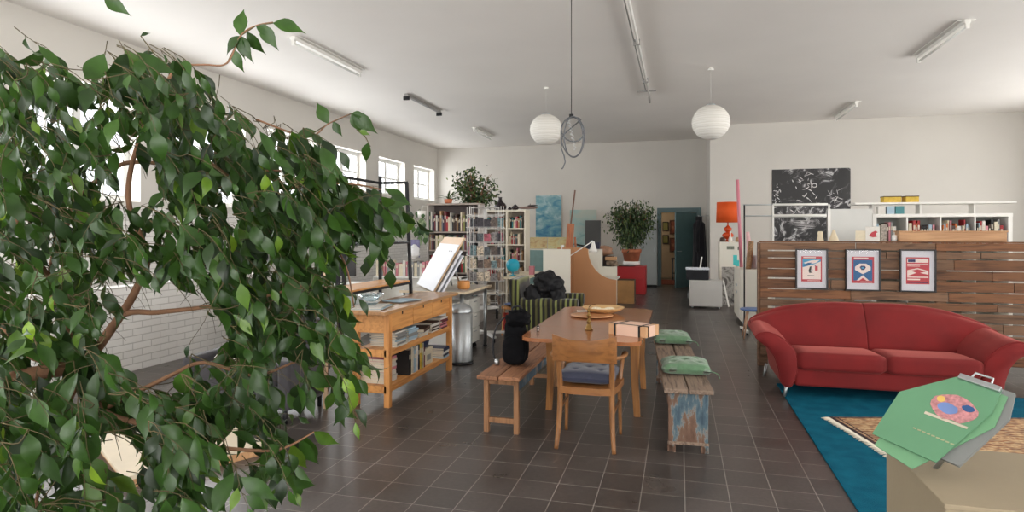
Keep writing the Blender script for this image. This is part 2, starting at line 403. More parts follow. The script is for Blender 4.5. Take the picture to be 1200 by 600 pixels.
striplight(3.46, 13.8, 15.5, 'white fluorescent batten on the ceiling above the black and white poster')
striplight(3.46, 8.85, 10.5, 'white fluorescent batten above the white bookshelf and pallet wall')
# long conduit down the middle of the ceiling
t = thing('ceiling_conduit', 'long thin white lighting conduit running down the middle of the ceiling', 'conduit', (-.55, 0, CEIL))
MB().tube([(0, 3.5, -.05), (0, 12.0, -.05)], .022, 10).build('pipe', WHITEM, t)
MB().tube([(-.05, 3.5, -.03), (-.05, 11.6, -.03)], .009, 8).build('cable', galv, t)
for y in (4.2, 6.4, 8.6, 10.8): MB().box((-.06, y-.015, -.08), (.03, y+.015, 0)).build('bracket', galv, t)
MB().box((-.2, 11.55, -.065), (.14, 11.58, -.045)).cyl((0, 11.95, -.05), (0, 12.1, -.16), .02).build('end_fitting', galv, t)
def lantern_mat():
    m, t, b = nt('rice paper'); b.inputs['Base Color'].default_value = (*srgb(232, 229, 221), 1); b.inputs['Roughness'].default_value = .8
    tc = N(t, 'ShaderNodeTexCoord'); wv = N(t, 'ShaderNodeTexWave', bands_direction='Z', Scale=9., Distortion=1.5); t.links.new(tc.outputs['Object'], wv.inputs['Vector'])
    bp = N(t, 'ShaderNodeBump', Strength=.3, Distance=.008); t.links.new(wv.outputs['Fac'], bp.inputs['Height']); t.links.new(bp.outputs[0], b.inputs['Normal'])
    t.links.new(ramp(t, wv.outputs['Fac'], [(.0, srgb(222, 218, 209)), (.3, srgb(236, 233, 226))]), b.inputs['Base Color'])
    b.inputs['Subsurface Weight'].default_value = .3; b.inputs['Subsurface Radius'].default_value = (.05, .05, .05)
    return m
lm = lantern_mat()
for px, py, d, r, lab in ((640, 152, 11.2, .295, 'white round paper lantern hanging beside the coiled cable'), (833, 143.5, 9.9, .295, 'white round paper lantern hanging alone before the wall corner')):
    p = at(px, py, d); t = thing('paper_lantern', lab, 'pendant lamp', p)
    prof = [(r*math.sin(a)*(1+.012*math.cos(a*24)), -r*.95*math.cos(a)) for a in [PI*(.09+.82*i/40) for i in range(41)]]
    MB().lathe(prof, seg=36).build('lamp_shade', lm, t)
    MB().lathe([(.07, 0), (.075, .01), (.07, .02)], (0, 0, r*.92), 20).tube([(-.06, 0, r*.9), (0, 0, r*1.12), (.06, 0, r*.9)], .003, 6).build('wire_collar', METAL, t)
    MB().tube([(0, 0, r*.95), (0, 0, CEIL-p.z)], .0025, 6).build('cord', WHITEM, t)
    MB().lathe([(.05, 0), (.045, .03), (.02, .05)], (0, 0, CEIL-p.z-.05), 16).build('ceiling_rose', WHITEM, t)
# coiled cable
p = at(672, 158, 5.9)
t = thing('hanging_cable_coil', 'coiled grey cable hung on a long wire above the dining table', 'cable', (p.x, p.y, p.z))
cm = mat('grey cable rubber', srgb(92, 94, 98), .5, var=.08)
MB().tube([(-.02, 0, CEIL-p.z), (-.02, .0, .19)], .0035, 8).build('hanging_wire', BLACKM, t)
pts = []
for i in range(150):
    a = 2*PI*i/48; k = i/150
    rx = .105 - .012*math.sin(a*.31); cx = -.005 + .012*math.sin(i*.05); rz = .155 + .05*math.sin(k*5)
    pts.append((CT*(cx+rx*math.sin(a)) , ST*(cx+rx*math.sin(a)) + .02*math.sin(a*.7) + .012*math.sin(i*.11), .17 - rz + rz*math.cos(a)))
pts += [(-.105, 0, .0), (-.12, 0, -.12), (-.09, 0, -.2), (-.08, 0, -.26), (-.1, 0, -.31), (-.115, 0, -.325)]
MB().tube(pts, .0065, 8).build('cable', cm, t)
pts = []
for i in range(70):
    a = 2*PI*i/9
    pts.append((-.045+.0015*i*.6 + .012*math.cos(a), .012*math.sin(a), .14-.0042*i))
MB().tube(pts, .0035, 6).build('curly_cord', mat('pale cord', srgb(200, 200, 200), .5), t)
MB().box((-.04, -.012, .165), (.0, .012, .2)).build('cable_tie', BLACKM, t, bevel=.003)
# ================================================================ dining group
def smooth_path(pts, n=6):
    """Catmull-Rom through 3D points (extra components allowed)"""
    P = [Vector(p) for p in pts]; out = []
    for i in range(len(P)-1):
        p0 = P[max(i-1, 0)]; p1 = P[i]; p2 = P[i+1]; p3 = P[min(i+2, len(P)-1)]
        for k in range(n):
            t = k/n
            out.append(.5*((2*p1)+(-p0+p2)*t+(2*p0-5*p1+4*p2-p3)*t*t+(-p0+3*p1-3*p2+p3)*t**3))
    out.append(P[-1]); return out
tabw = wood('cherry table wood', srgb(158, 102, 66), srgb(148, 92, 58), 'Y', .16, 1.4, bump=.015)
tablite = wood('table leg wood', srgb(168, 116, 66), srgb(140, 92, 50), 'Z', .35, 2.5, bump=.05)
chairw = wood('beech chair wood', srgb(146, 100, 60), srgb(116, 76, 44), 'Z', .35, 2.5, bump=.05)
chairwx = wood('beech backrest wood', srgb(148, 98, 54), srgb(122, 78, 42), 'X', .33, 2.5, bump=.05)
t = thing('dining_table', 'long cherry-wood dining table with rounded corners in the middle of the room', 'table', (-.72, 5.53, 0))
def rrect(x0, y0, x1, y1, r, n=7, bow=0.):
    out = []
    for cx, cy, a0 in ((x1-r, y1-r, 0), (x0+r, y1-r, PI/2), (x0+r, y0+r, PI), (x1-r, y0+r, 1.5*PI)):
        for k in range(n+1):
            a = a0 + PI/2*k/n; out.append((cx+r*math.cos(a), cy+r*math.sin(a)))
    return out
MB().prism(rrect(-.455, -1.03, .455, -.42, .11)[:0] or [(-.455, -.418)] + [(-.455, -.9)] + [(-.455+.12-.12*math.cos(a), -.9-.12*math.sin(a)) for a in [PI/2*k/7 for k in range(1, 8)]] + [(.335+.12*math.sin(a), -1.02+.12-.12*math.cos(a)) for a in [PI/2*k/7 for k in range(0, 8)]] + [(.455, -.418)], .722, .75, 'XY').build('extension_leaf', tabw, t, bevel=.006, seg=3)
MB().prism([(-.455, -.414), (.455, -.414), (.455, .93), (.36, 1.02), (-.36, 1.02), (-.455, .93)], .722, .75, 'XY').build('tabletop', tabw, t, bevel=.006, seg=3)
MB().box((-.36, -.2, .64), (-.335, .75, .722)).box((.335, -.2, .64), (.36, .75, .722)).box((-.335, -.2, .64), (.335, -.175, .722)).box((-.335, .73, .64), (.335, .755, .722)).build('apron', tablite, t, bevel=.003)
for sx in (-1, 1):
    for y in (-.27, .68):
        b = MB(); x = sx*.36
        prof = [(0, .034), (.3, .04), (.55, .048), (.62, .055), (.68, .085), (.722, .1)]
        rings = []
        for z, w_ in prof:
            ox = x + sx*(.018 if z < .1 else 0)
            rings.append([(ox-w_/1.3, y-w_/1.5, z), (ox+w_/1.3, y-w_/1.5, z), (ox+w_/1.3, y+w_/1.5, z), (ox-w_/1.3, y+w_/1.5, z)])
        b.loft(rings, smooth=False); b.build('leg', tablite, t, bevel=.006, seg=3)
# armchair
t = thing('dining_chair', 'bentwood armchair with curved backrest drawn up to the end of the dining table', 'chair', (-.645, 4.56, 0))
for s in (-1, 1):
    P = smooth_path([(s*.205, -.235, 0), (s*.19, -.2, .2), (s*.185, -.185, .42), (s*.19, -.22, .6), (s*.19, -.275, .805)], 5)
    b = MB(); b.tube(P, [.015+.006*math.sin(PI*i/(len(P)-1)) for i in range(len(P))], 8); b.build('back_leg', chairw, t, smooth=True)
    MB().tube(smooth_path([(s*.21, .205, 0), (s*.205, .2, .25), (s*.2, .19, .43)], 4), [.012+.001*i for i in range(9)], 8).build('leg', chairw, t)
    MB().tube(smooth_path([(s*.19, -.245, .675), (s*.235, -.2, .665), (s*.265, -.05, .655), (s*.262, .08, .65), (s*.24, .14, .63), (s*.225, .15, .55), (s*.215, .12, .43)], 6), .0165, 10, flat=.8).build('armrest', chairw, t)
b = MB(); top = []; n = 14; outer = []; 
rings = []
for i in range(n+1):
    u = 2*i/n-1; x = u*.228; y = -.325 + .075*u*u; zt = .80+.03*u*u; zb = .648 - .015*u*u
    tl = -.02
    rings.append([(x, y-.007, zb), (x, y+.009, zb), (x, y+.009+tl, zt), (x, y-.007+tl, zt)])
b.loft(rings, smooth=False); b.build('backrest', chairwx, t, bevel=.005, seg=3, smooth=True)
seat = [(-.2, -.2), (-.23, .0), (-.24, .16), (-.2, .23), (.2, .23), (.24, .16), (.23, .0), (.2, -.2), (.1, -.225), (-.1, -.225)]
MB().prism(seat, .395, .445, 'XY').build('seat', chairwx, t, bevel=.012, seg=3)
MB().tube([(-.2, .19, .2), (.2, .19, .2)][:0] or [(-.195, -.19, .26), (-.2, .19, .26)], .009, 8).build('stretcher', chairw, t)
MB().tube([(.195, -.19, .26), (.2, .19, .26)], .009, 8).build('stretcher', chairw, t)
navy = mat('navy cushion cotton', srgb(48, 52, 74), .9, var=.1, scale=40, bump=.2, bscale=200, sheen=.3)
o = MB().pillow((0, 0, .0), (.42, .4, .1), [(-.45, -.45), (.45, -.45), (-.45, .45), (.45, .45), (0, 0)], 22, droop=.0, puff=.35).build('seat_cushion', navy, None, loc=(-.645, 4.565, .492))
tag(o, 'navy blue tufted cushion on the bentwood armchair', 'cushion'); o.location.z = .503
# benches
worn = wood('weathered bench plank', srgb(134, 114, 98), srgb(82, 66, 56), 'Y', .7, 4., objrand=.12, bump=.5)
oldw = wood('old orange bench wood', srgb(150, 104, 74), srgb(108, 72, 50), 'Y', .6, 3., objrand=.08, bump=.4)
oldz = wood('old bench leg wood', srgb(150, 108, 74), srgb(106, 74, 50), 'Z', .6, 3., bump=.3)
def worn_blue(name, thr=.5):
    m, tr_, b = nt(name)
    tc = N(tr_, 'ShaderNodeTexCoord'); mp = N(tr_, 'ShaderNodeMapping'); mp.inputs['Scale'].default_value = (5, 5, 1.6); tr_.links.new(tc.outputs['Object'], mp.inputs[0])
    nz = N(tr_, 'ShaderNodeTexNoise', Scale=2.3, Detail=9., Roughness=.68); tr_.links.new(mp.outputs[0], nz.inputs['Vector'])
    c = ramp(tr_, nz.outputs['Fac'], [(thr-.14, srgb(64, 84, 98)), (thr-.06, srgb(84, 106, 116)), (thr-.02, srgb(132, 132, 128)), (thr, srgb(120, 92, 74)), (thr+.16, srgb(92, 64, 50))])
    tr_.links.new(c, b.inputs['Base Color']); b.inputs['Roughness'].default_value = .65
    bp = N(tr_, 'ShaderNodeBump', Strength=.4, Distance=.01); tr_.links.new(nz.outputs['Fac'], bp.inputs['Height']); tr_.links.new(bp.outputs[0], b.inputs['Normal'])
    return m
wb = worn_blue('flaking blue paint', .5)
# right bench: origin at the middle of its near end
t = thing('bench', 'weathered plank bench with flaking blue end panel and two green cushions on it', 'bench', (.065, 4.43, 0), .075)
for s in (-1, 1):
    b = MB(); x0, x1 = (-.165, -.004) if s < 0 else (.004, .165)
    n = 12; rg = []
    for i in range(n+1):
        y = 2.15*i/n; j = R.uniform(-.002, .002)
        rg.append([(x0+j, y, .425), (x1+j, y, .425), (x1+j, y, .458+R.uniform(-.001, .001)), (x0+j, y, .458+R.uniform(-.001, .001))])
    b.loft(rg, smooth=False).build('seat_plank', worn, t, bevel=.005, seg=2)
for y in (.06, 2.06):
    MB().box((-.135, y, .06), (.135, y+.022, .425)).build('end_panel', wb, t, bevel=.003)
    for s in (-1, 1): MB().box((s*.135, y-.004, 0), (s*.095, y+.04, .425)).box((s*.085, y-.004, .0), (s*.14, y+.045, .05)).build('leg', wb, t, bevel=.004)
    MB().box((-.14, y-.006, .055), (.14, y+.0, .075)).build('panel_rail', worn, t)
for s in (-1, 1): MB().box((s*.14, .07, .33), (s*.118, 2.08, .42)).build('apron', wb, t, bevel=.003)
green = mat('sage green cushion cotton', srgb(96, 130, 98), .95, var=.12, scale=30, bump=.3, bscale=160, sheen=.3)
tf = [(-.5, -.4), (.5, -.4), (-.5, .45), (.5, .45), (0, 0)]
for (x, y, rz, lab, s) in ((.045, 4.99, .05, 'sage green tufted cushion on the bench, the one lying closer to the blue end panel', .37), (-.075, 6.3, .09, 'sage green tufted cushion at the far end of the bench with the blue end panel', .42)):
    o = MB().pillow((0, 0, 0), (.37, s, .1), tf, 22, puff=.38, wob=.006, droop=.008).tube(smooth_path([(.17, -.16, -.01), (.22, -.17, -.02), (.235, -.2, -.05)], 4), .004, 6).build('seat_cushion', green, None, loc=(x, y, .512), rz=rz)
    tag(o, lab, 'cushion')
# left bench
t = thing('bench', 'orange-brown two-plank bench with an open leg frame beside the dining table', 'bench', (-1.325, 4.46, 0), .0)
for x0, x1 in ((-.17, -.004), (.004, .17)):
    MB().box((x0, 0, .425), (x1, 1.75, .455)).build('seat_plank', oldw, t, bevel=.006, seg=2)
for y in (.08, 1.6):
    for s in (-1, 1): MB().box((s*.14, y, 0), (s*.1, y+.045, .425)).build('leg', oldz, t, bevel=.004)
    MB().box((-.1, y+.008, .075), (.1, y+.038, .115)).build('stretcher', oldz, t, bevel=.003); MB().box((-.1, y+.005, .375), (.1, y+.03, .425)).build('top_rail', oldz, t, bevel=.003)
for s in (-1, 1): MB().box((s*.145, .1, .335), (s*.125, 1.62, .42)).build('apron', worn_blue('pale blue apron paint', .6) if s > 0 else oldz, t, bevel=.003)
# backpack on the bench
bk = mat('black nylon', srgb(12, 12, 15), .85, var=.25, scale=14, bump=.5, bscale=25, spec=.15)
bk2 = mat('dark grey webbing', srgb(26, 26, 30), .75, var=.2, scale=30)
t = thing('backpack', 'black backpack standing on the orange-brown bench', 'backpack', (-1.315, 4.95, .4565), .1)
def lump(cx, cy, cz, sx, sy, sz, p=2.6, amp=.08, fr=5., seg=24, ringn=16, seed=0., taper=0., flatb=False):
    b = []
    for i in range(ringn+1):
        ph = -PI/2+PI*i/ringn; ring = []
        for k in range(seg):
            th = 2*PI*k/seg; c = math.cos(ph); s_ = math.sin(ph)
            f = lambda v: math.copysign(abs(v)**(2/p), v)
            x = f(c)*f(math.cos(th)); y = f(c)*f(math.sin(th)); z = f(s_)
            nn = 1+amp*noise.noise(Vector((x*fr/2+seed, y*fr/2, z*fr/2)))+amp*.4*noise.noise(Vector((x*fr+seed, y*fr, z*fr)))
            k2 = 1-taper*(z+1)/2
            zz = z*nn
            if flatb: zz = max(zz, -.96)
            ring.append((cx+x*sx*nn*k2, cy+y*sy*nn*k2, cz+zz*sz))
        b.append(ring)
    return b
MB().loft(lump(0, 0, .2, .118, .11, .21, 3.0, .12, 5, taper=.3, flatb=True)).build('bag_body', bk, t)
MB().loft(lump(.0, -.1, .13, .095, .05, .115, 3, .1, 6, seed=3, flatb=True)).build('front_pocket', bk, t)
MB().loft(lump(0.025, -.02, .375, .095, .09, .065, 2.6, .4, 9, seed=8)).build('top_flap', bk, t)
MB().tube(smooth_path([(-.1, .02, .38), (-.16, -.02, .3), (-.185, -.04, .18), (-.175, -.05, .06), (-.13, -.05, .02)], 6), .014, 8, flat=.45).build('shoulder_strap', bk2, t)
MB().tube(smooth_path([(-.05, .06, .4), (-.03, .07, .46), (.03, .07, .46), (.05, .06, .4)], 6), .008, 8).build('grab_handle', bk2, t)
MB().lathe([(.018, 0), (.022, .02), (.02, .045), (.008, .05)], (-.14, -.1, .003), 12).build('buckle', METAL, t)
# table-top things
brass = mat('aged brass', srgb(122, 94, 52), .35, .9, var=.2, scale=20)
p = at(690, 386.5, 5.03); 
t = thing('candlestick', 'turned brass candlestick standing alone on the dining table', 'candlestick', (p.x, p.y, .75))
MB().lathe([(.001, 0), (.034, 0), (.036, .008), (.024, .018), (.026, .03), (.017, .042), (.012, .052), (.018, .06), (.02, .07), (.011, .082), (.009, .1), (.015, .108), (.02, .118), (.014, .128), (.008, .136), (.012, .15), (.014, .165), (.009, .168), (.001, .166)], seg=24).build('stem', brass, t)
MB().tube(smooth_path([(0, 0, .168), (.004, 0, .19), (.03, .0, .205), (.055, .0, .208)], 5), .0025, 6).build('wick_wire', BLACKM, t)
p = at(712, 362, 6.25)
bowlm = wood('pale bowl wood', srgb(206, 166, 112), srgb(176, 132, 84), 'X', .4, 2.)
t = thing('fruit_bowl', 'wide shallow pale wooden bowl at the far end of the dining table', 'bowl', (p.x-.02, 6.1, .75))
MB().lathe([(.001, .0), (.09, .0), (.1, .006), (.17, .03), (.205, .055), (.208, .06), (.2, .06), (.165, .04), (.09, .016), (.001, .013)], seg=40).build('bowl_body', bowlm, t)
MB().loft(lump(-.07, 0, .04, .05, .045, .018, 2, .3, 6, 12, 8)).loft(lump(.06, .03, .04, .05, .05, .016, 2, .3, 6, 12, 8, seed=4)).loft(lump(.0, -.04, .035, .055, .03, .015, 2, .3, 6, 12, 8, seed=7)).build('wood_shavings', mat('paper crumbs', srgb(228, 216, 190), .8, scale=60, var=.2), t)
o = MB().lathe([(.001, 0), (.12, 0), (.125, .004), (.2, .012), (.203, .016), (.12, .01), (.001, .008)], seg=36).build('serving_plate', mat('pale orange glaze', srgb(196, 140, 96), .25), None, loc=(-.8, 5.82, .75))
tag(o, 'flat wide orange-brown plate beside the pale wooden bowl on the table', 'plate')
o = MB().box((-.06, -.035, 0), (.06, .035, .012)).tube([(.05, .0, .012), (.09, .01, .03), (.1, .02, .02)], .003).build('notepad', mat('pale pad', srgb(210, 200, 190), .5), None, bevel=.003, loc=(-.93, 6.15, .75), rz=.4)
tag(o, 'small pale pad on the far left corner of the dining table', 'notepad')
card = mat('raw cardboard', srgb(196, 152, 112), .8, var=.06, scale=12, bump=.1, bscale=80)
pale = mat('pale tape', srgb(222, 186, 164), .5, var=.04)
t = thing('cardboard_box', 'flat cardboard parcel with dark straps on the corner of the dining table', 'box', (-.345, 4.90, .75), -.42)
MB().box((-.16, -.11, 0), (.16, .11, .08)).build('carton', card, t, bevel=.003)
MB().box((-.09, -.112, -.0), (.1, .112, .0815)).box((-.162, -.055, .0), (.162, .045, .0825)).build('shipping_label', pale, t)
for x in (-.105, .105): MB().box((x-.008, -.1135, 0), (x+.008, .1135, .0838)).build('strap', BLACKM, t)
for y in (-.07,): MB().box((-.1625, y-.006, 0), (.1625, y+.006, .0842)).build('strap', BLACKM, t)
o = MB().box((-.011, -.011, 0), (.011, .011, .045)).build('pepper_mill', BLACKM, None, bevel=.002, loc=at(628, 387, 4.93).to_tuple(), rz=.3)
o.location.z = .75; o.location.x = -1.1; o.location.y = 4.84
MB().box((-.005, -.0125, .006), (.005, -.011, .016)).box((-.005, -.0125, .028), (.005, -.011, .038)).build('white_dot', WHITEM, o)
tag(o, 'tiny black block with white dots on the table edge above the backpack', 'ornament'); o.name = 'domino_block'
# ================================================================ lounge corner
def velvet(name, c):
    m, t, b = nt(name)
    tc = N(t, 'ShaderNodeTexCoord'); nz = N(t, 'ShaderNodeTexNoise', Scale=4., Detail=5.); t.links.new(tc.outputs['Object'], nz.inputs['Vector'])
    t.links.new(ramp(t, nz.outputs['Fac'], [(.3, tuple(x*.82 for x in c)), (.7, tuple(min(1, x*1.12) for x in c))]), b.inputs['Base Color'])
    b.inputs['Roughness'].default_value = .85; b.inputs['Sheen Weight'].default_value = .35; b.inputs['Sheen Roughness'].default_value = .4; b.inputs['Sheen Tint'].default_value = (1, .3, .25, 1)
    n2 = N(t, 'ShaderNodeTexNoise', Scale=240.); t.links.new(tc.outputs['Object'], n2.inputs['Vector'])
    bp = N(t, 'ShaderNodeBump', Strength=.15, Distance=.004); t.links.new(n2.outputs['Fac'], bp.inputs['Height']); t.links.new(bp.outputs[0], b.inputs['Normal'])
    return m
redm = velvet('red velvet', srgb(116, 16, 17))
t = thing('sofa', 'red velvet two-seat sofa with flared arms in front of the pallet wall', 'sofa', (1.8, 6.2, .0125))
def resample(pts, n, closed=False):
    P = [Vector(p) for p in pts]
    if closed: P.append(P[0])
    L = [0]
    for i in range(1, len(P)): L.append(L[-1]+(P[i]-P[i-1]).length)
    out = []
    for k in range(n):
        s_ = L[-1]*k/(n if closed else n-1); i = 1
        while i < len(L)-1 and L[i] < s_: i += 1
        f = (s_-L[i-1])/max(1e-9, L[i]-L[i-1]); out.append(P[i-1].lerp(P[i], f))
    return out
# body
MB().box((-.76, .03, .1), (.76, .82, .27)).build('seat_base', redm, t, bevel=.03, seg=4)
def soft_block(x0, x1, y0, y1, z0f, z1f, z0b, z1b, r=.05, nx=14, ny=14, crown=.015, lean=0., edge=.0):
    """cushion: rounded box whose top crowns; front z0f..z1f, back z0b..z1b"""
    b = MB(); rings = []
    for i in range(nx+1):
        u = i/nx; x = x0+(x1-x0)*u; e = 1-abs(2*u-1)**6; dd_ = max(0, abs(2*u-1)*(x1-x0)/2-((x1-x0)/2-r)); ins = .45*r*(1-math.sqrt(max(0, 1-dd_**2/r**2)))
        prof = []
        q = []
        for k in range(8): a = PI+PI/2*k/7; q.append((y0+r+r*math.cos(a), 0, -1+0, r*math.sin(a)+r))
        c = crown*e
        pts = []
        for (cy, cz, a0) in ((y0+r+ins, z0f+r+ins, PI), (y1-r-ins, z0b+r+ins, 1.5*PI), (y1-r-ins, z1b-r-ins, 0), (y0+r+ins, z1f-r-ins, PI/2)):
            for k in range(6):
                a = a0+PI/2*k/5; pts.append((cy+r*math.cos(a), cz+r*math.sin(a)))
            if a0 == 0:
                for k in range(1, 6):
                    f = k/6; pts.append((cy+(y0+r+ins-cy)*f, (z1b+(z1f-z1b)*f)-ins+c*math.sin(PI*f)))
        rings.append([(x, y, z) for y, z in pts])
    return b.loft(rings)
for s in (-1, 1):
    x0, x1 = (-.745, -.003) if s < 0 else (.003, .745)
    soft_block(x0, x1, -.02, .62, .255, .425, .25, .39, .045).build('seat_cushion', redm, t)
    MB().tube([(x0+.04, -.02, .3), (x0+.04, -.022, .4), ], .001).v
# back: one swept shell made of two halves
def back_half(s, mb):
    rings = []
    # outline height along x, from the centre outwards and round over the arm
    st = [(.003, .81, .36), (.1, .815, .36), (.3, .815, .36), (.5, .80, .36), (.68, .775, .36), (.82, .74, .40), (.93, .70, .46), (1.02, .665, .53), (1.07, .635, .58), (1.085, .62, .60)]
    st2 = smooth_path([(a, b_, c) for a, b_, c in st], 4)
    for v in st2:
        x, zt, zb = v; k = max(0, (x-.7)/.385); th = .13*(1-.55*k**2)
        if x > 1.06: th *= .7
        y0b = .56+.0*k; y0t = .74-.04*k   # front face leans back
        if x < .08: th_in = .012*(1-x/.08)
        else: th_in = 0
        pts = []
        lean = (y0t-y0b)
        H = zt-zb
        for f, off in ((0, 0), (.15, -.018), (.35, -.034), (.6, -.032), (.8, -.018), (.92, -.0)):
            pts.append((s*x, y0b+lean*f+off+th_in, zb+H*f))
        rr = th/2
        for q in range(7):
            a = PI-PI*q/6; pts.append((s*x, y0b+lean+rr+rr*math.cos(a)*.98, zt-.035+.035*math.sin(a)))
        for f in (.8, .5, .2, 0): pts.append((s*x, y0b+lean*f+th+.04, zb+H*f*.95-.0))
        rings.append(pts)
    if s < 0: rings = rings[::-1]
    mb.loft(rings)
for s in (-1, 1):
    b = MB(); back_half(s, b); b.build('backrest', redm, t)
MB().box((-.78, .66, .12), (.78, .86, .5)).build('back_panel', redm, t, bevel=.04, seg=4)
# arms
front = [(-1.105, .545), (-1.075, .582), (-1.0, .60), (-.92, .575), (-.83, .515), (-.765, .44), (-.738, .35), (-.742, .25), (-.775, .13), (-.80, .09), (-.85, .095), (-.885, .14), (-.9, .25), (-.935, .37), (-1.0, .46), (-1.07, .51)]
for s in (-1, 1):
    rings = []
    for k, (y, sc, dz, dx) in enumerate([(.0, .90, 0, .0), (.012, .97, 0, 0), (.035, 1, 0, 0), (.2, 1, .005, -.002), (.45, 1, .015, -.004), (.7, 1, .03, -.004), (.82, .97, .035, 0), (.85, .85, .035, 0)]):
        cx, cz = -.87, .36
        rs_ = resample([(a, c_, 0) for a, c_ in front], 40, True)
        r_ = [(s*(cx+(p.x-cx)*sc+dx), y-.01, cz+(p.y-cz)*sc+dz*(1 if p.y > .3 else 0)) for p in rs_]
        rings.append(r_[::-1] if s < 0 else r_)
    MB().loft(rings).build('armrest', redm, t)
    # piping round the arm front
    rs_ = resample([(a, c_, 0) for a, c_ in front], 40, True)
    MB().tube([(s*p.x, .012, p.y) for p in rs_+[rs_[0]]], .006, 6).build('arm_piping', redm, t)
for x, y in ((-.82, -.0), (.82, -.0), (-.9, .8), (.9, .8)):
    MB().tube([(x, y+.06, .13), (x-.03*(1 if x < 0 else -1), y+.02, .0)], [.016, .013], 12).build('leg', METAL, t)
# teal rug
def rugmat():
    m, tr_, b = nt('teal wool rug')
    tc = N(tr_, 'ShaderNodeTexCoord'); nz = N(tr_, 'ShaderNodeTexNoise', Scale=7., Detail=8.); tr_.links.new(tc.outputs['Object'], nz.inputs['Vector'])
    tr_.links.new(ramp(tr_, nz.outputs['Fac'], [(.3, srgb(4, 82, 106)), (.7, srgb(16, 102, 126))]), b.inputs['Base Color']); b.inputs['Roughness'].default_value = .95; b.inputs['Specular IOR Level'].default_value = .1
    n2 = N(tr_, 'ShaderNodeTexNoise', Scale=160., Detail=3.); tr_.links.new(tc.outputs['Object'], n2.inputs['Vector'])
    bp = N(tr_, 'ShaderNodeBump', Strength=.6, Distance=.01); tr_.links.new(n2.outputs['Fac'], bp.inputs['Height']); tr_.links.new(bp.outputs[0], b.inputs['Normal'])
    return m
o = MB().box((0, 0, 0), (3.4, 4.4, .012)).build('rug', rugmat(), None, bevel=.004, loc=(.955, 2.35, 0), rz=.0)
tag(o, 'large plain teal wool rug under the sofa', 'rug')
def persian():
    m, tr_, b = nt('patterned persian wool')
    tc = N(tr_, 'ShaderNodeTexCoord'); mp = N(tr_, 'ShaderNodeMapping'); tr_.links.new(tc.outputs['Object'], mp.inputs[0])
    vo = N(tr_, 'ShaderNodeTexVoronoi', Scale=16.); tr_.links.new(mp.outputs[0], vo.inputs['Vector'])
    wv = N(tr_, 'ShaderNodeTexWave', wave_type='RINGS', Scale=9., Distortion=6.); tr_.links.new(mp.outputs[0], wv.inputs['Vector'])
    c1 = ramp(tr_, vo.outputs['Distance'], [(.15, srgb(120, 74, 48)), (.3, srgb(206, 176, 132)), (.5, srgb(166, 120, 78)), (.7, srgb(96, 56, 44))])
    c2 = ramp(tr_, wv.outputs['Fac'], [(.35, srgb(214, 190, 150)), (.6, srgb(150, 96, 60))])
    mx = N(tr_, 'ShaderNodeMixRGB', blend_type='MIX'); mx.inputs[0].default_value = .45; tr_.links.new(c1, mx.inputs[1]); tr_.links.new(c2, mx.inputs[2])
    tr_.links.new(mx.outputs[0], b.inputs['Base Color']); b.inputs['Roughness'].default_value = .95
    return m
t = thing('rug', 'small beige and brown patterned rug with white fringe lying on the teal rug', 'rug', (1.14, 5.58, .012), .25)
# local: corner at origin, short fringed edge runs to -y, long side runs to +x
MB().box((.06, -1.05, 0), (1.9, 0, .01)).build('rug_field', persian(), t, bevel=.003)
MB().box((.06, -1.05, .0), (.085, 0, .0115)).box((.11, -1.03, .0), (.12, -.02, .0112)).box((.085, -.03, 0), (1.9, -.015, .0112)).build('rug_border', mat('dark rug border', srgb(52, 36, 40), .95), t)
b = MB()
for k in range(150):
    y = -1.05+1.05*(k+.5)/150; q = R.uniform(-.012, .012)
    b.tube([(.06, y, .006), (.03, y+q*.5, .008), (R.uniform(-.012, .012), y+q, .004)], [.0028, .003, .0022], 5)
b.build('fringe', mat('white fringe cotton', srgb(222, 214, 196), .9), t)
# pallet wall
palw = [wood('pallet wood brown', srgb(118, 78, 50), srgb(70, 44, 30), 'X', .75, 3., objrand=.22, bump=.5), wood('pallet wood grey', srgb(122, 92, 70), srgb(80, 58, 44), 'X', .8, 3., objrand=.15, bump=.5)]
t = thing('pallet_wall', 'chest-high wall of brown reclaimed pallet planks behind the red sofa', 'partition', (.9, 7.62, 0))
W = 3.6; z = 1.43; rows = []
heights = [.085, .075, .115, .1, .11, .1, .085, .1, .11, .09, .11, .1]; gaps = [.012, .008, .006, .016, .008, .014, .02, .008, .012, .01, .01, .01]
seams = [[1.0, 1.78, 2.6], [.4, 1.3, 2.2, 3.1], [.72, 1.95, 2.9], [1.1, 2.3], [.75, 1.5, 2.5], [.95, 1.9, 2.8], [.7, 1.5, 2.35, 3.1], [.85, 1.7, 2.6], [1.2, 2.4], [.8, 2.0, 3.0], [1.1, 2.2], [1.5, 2.6]]
for h_, g_, sm_ in zip(heights, gaps, seams):
    xs = [0]+sm_+[W]
    for a, c in zip(xs[:-1], xs[1:]):
        dy = R.uniform(-.004, .004); ge = R.uniform(.002, .005)
        MB().box((a+ge, dy, z-h_+R.uniform(0, .004)), (c-ge, .02+dy, z-R.uniform(0, .003))).build('plank', R.choice(palw), t, bevel=.003)
    z -= h_+g_
for x in (0.0, .9, 1.8, 2.7, W-.09): MB().box((x+.0, .021, 0), (x+.09, .095, 1.42)).build('post', palw[1], t, bevel=.003)
MB().box((-.02, -.005, 0), (-.001, .1, 1.43)).build('end_board', palw[1], t, bevel=.002)
MB().box((0, .0, 1.431), (W, .1, 1.446)).build('top_board', palw[0], t, bevel=.002)
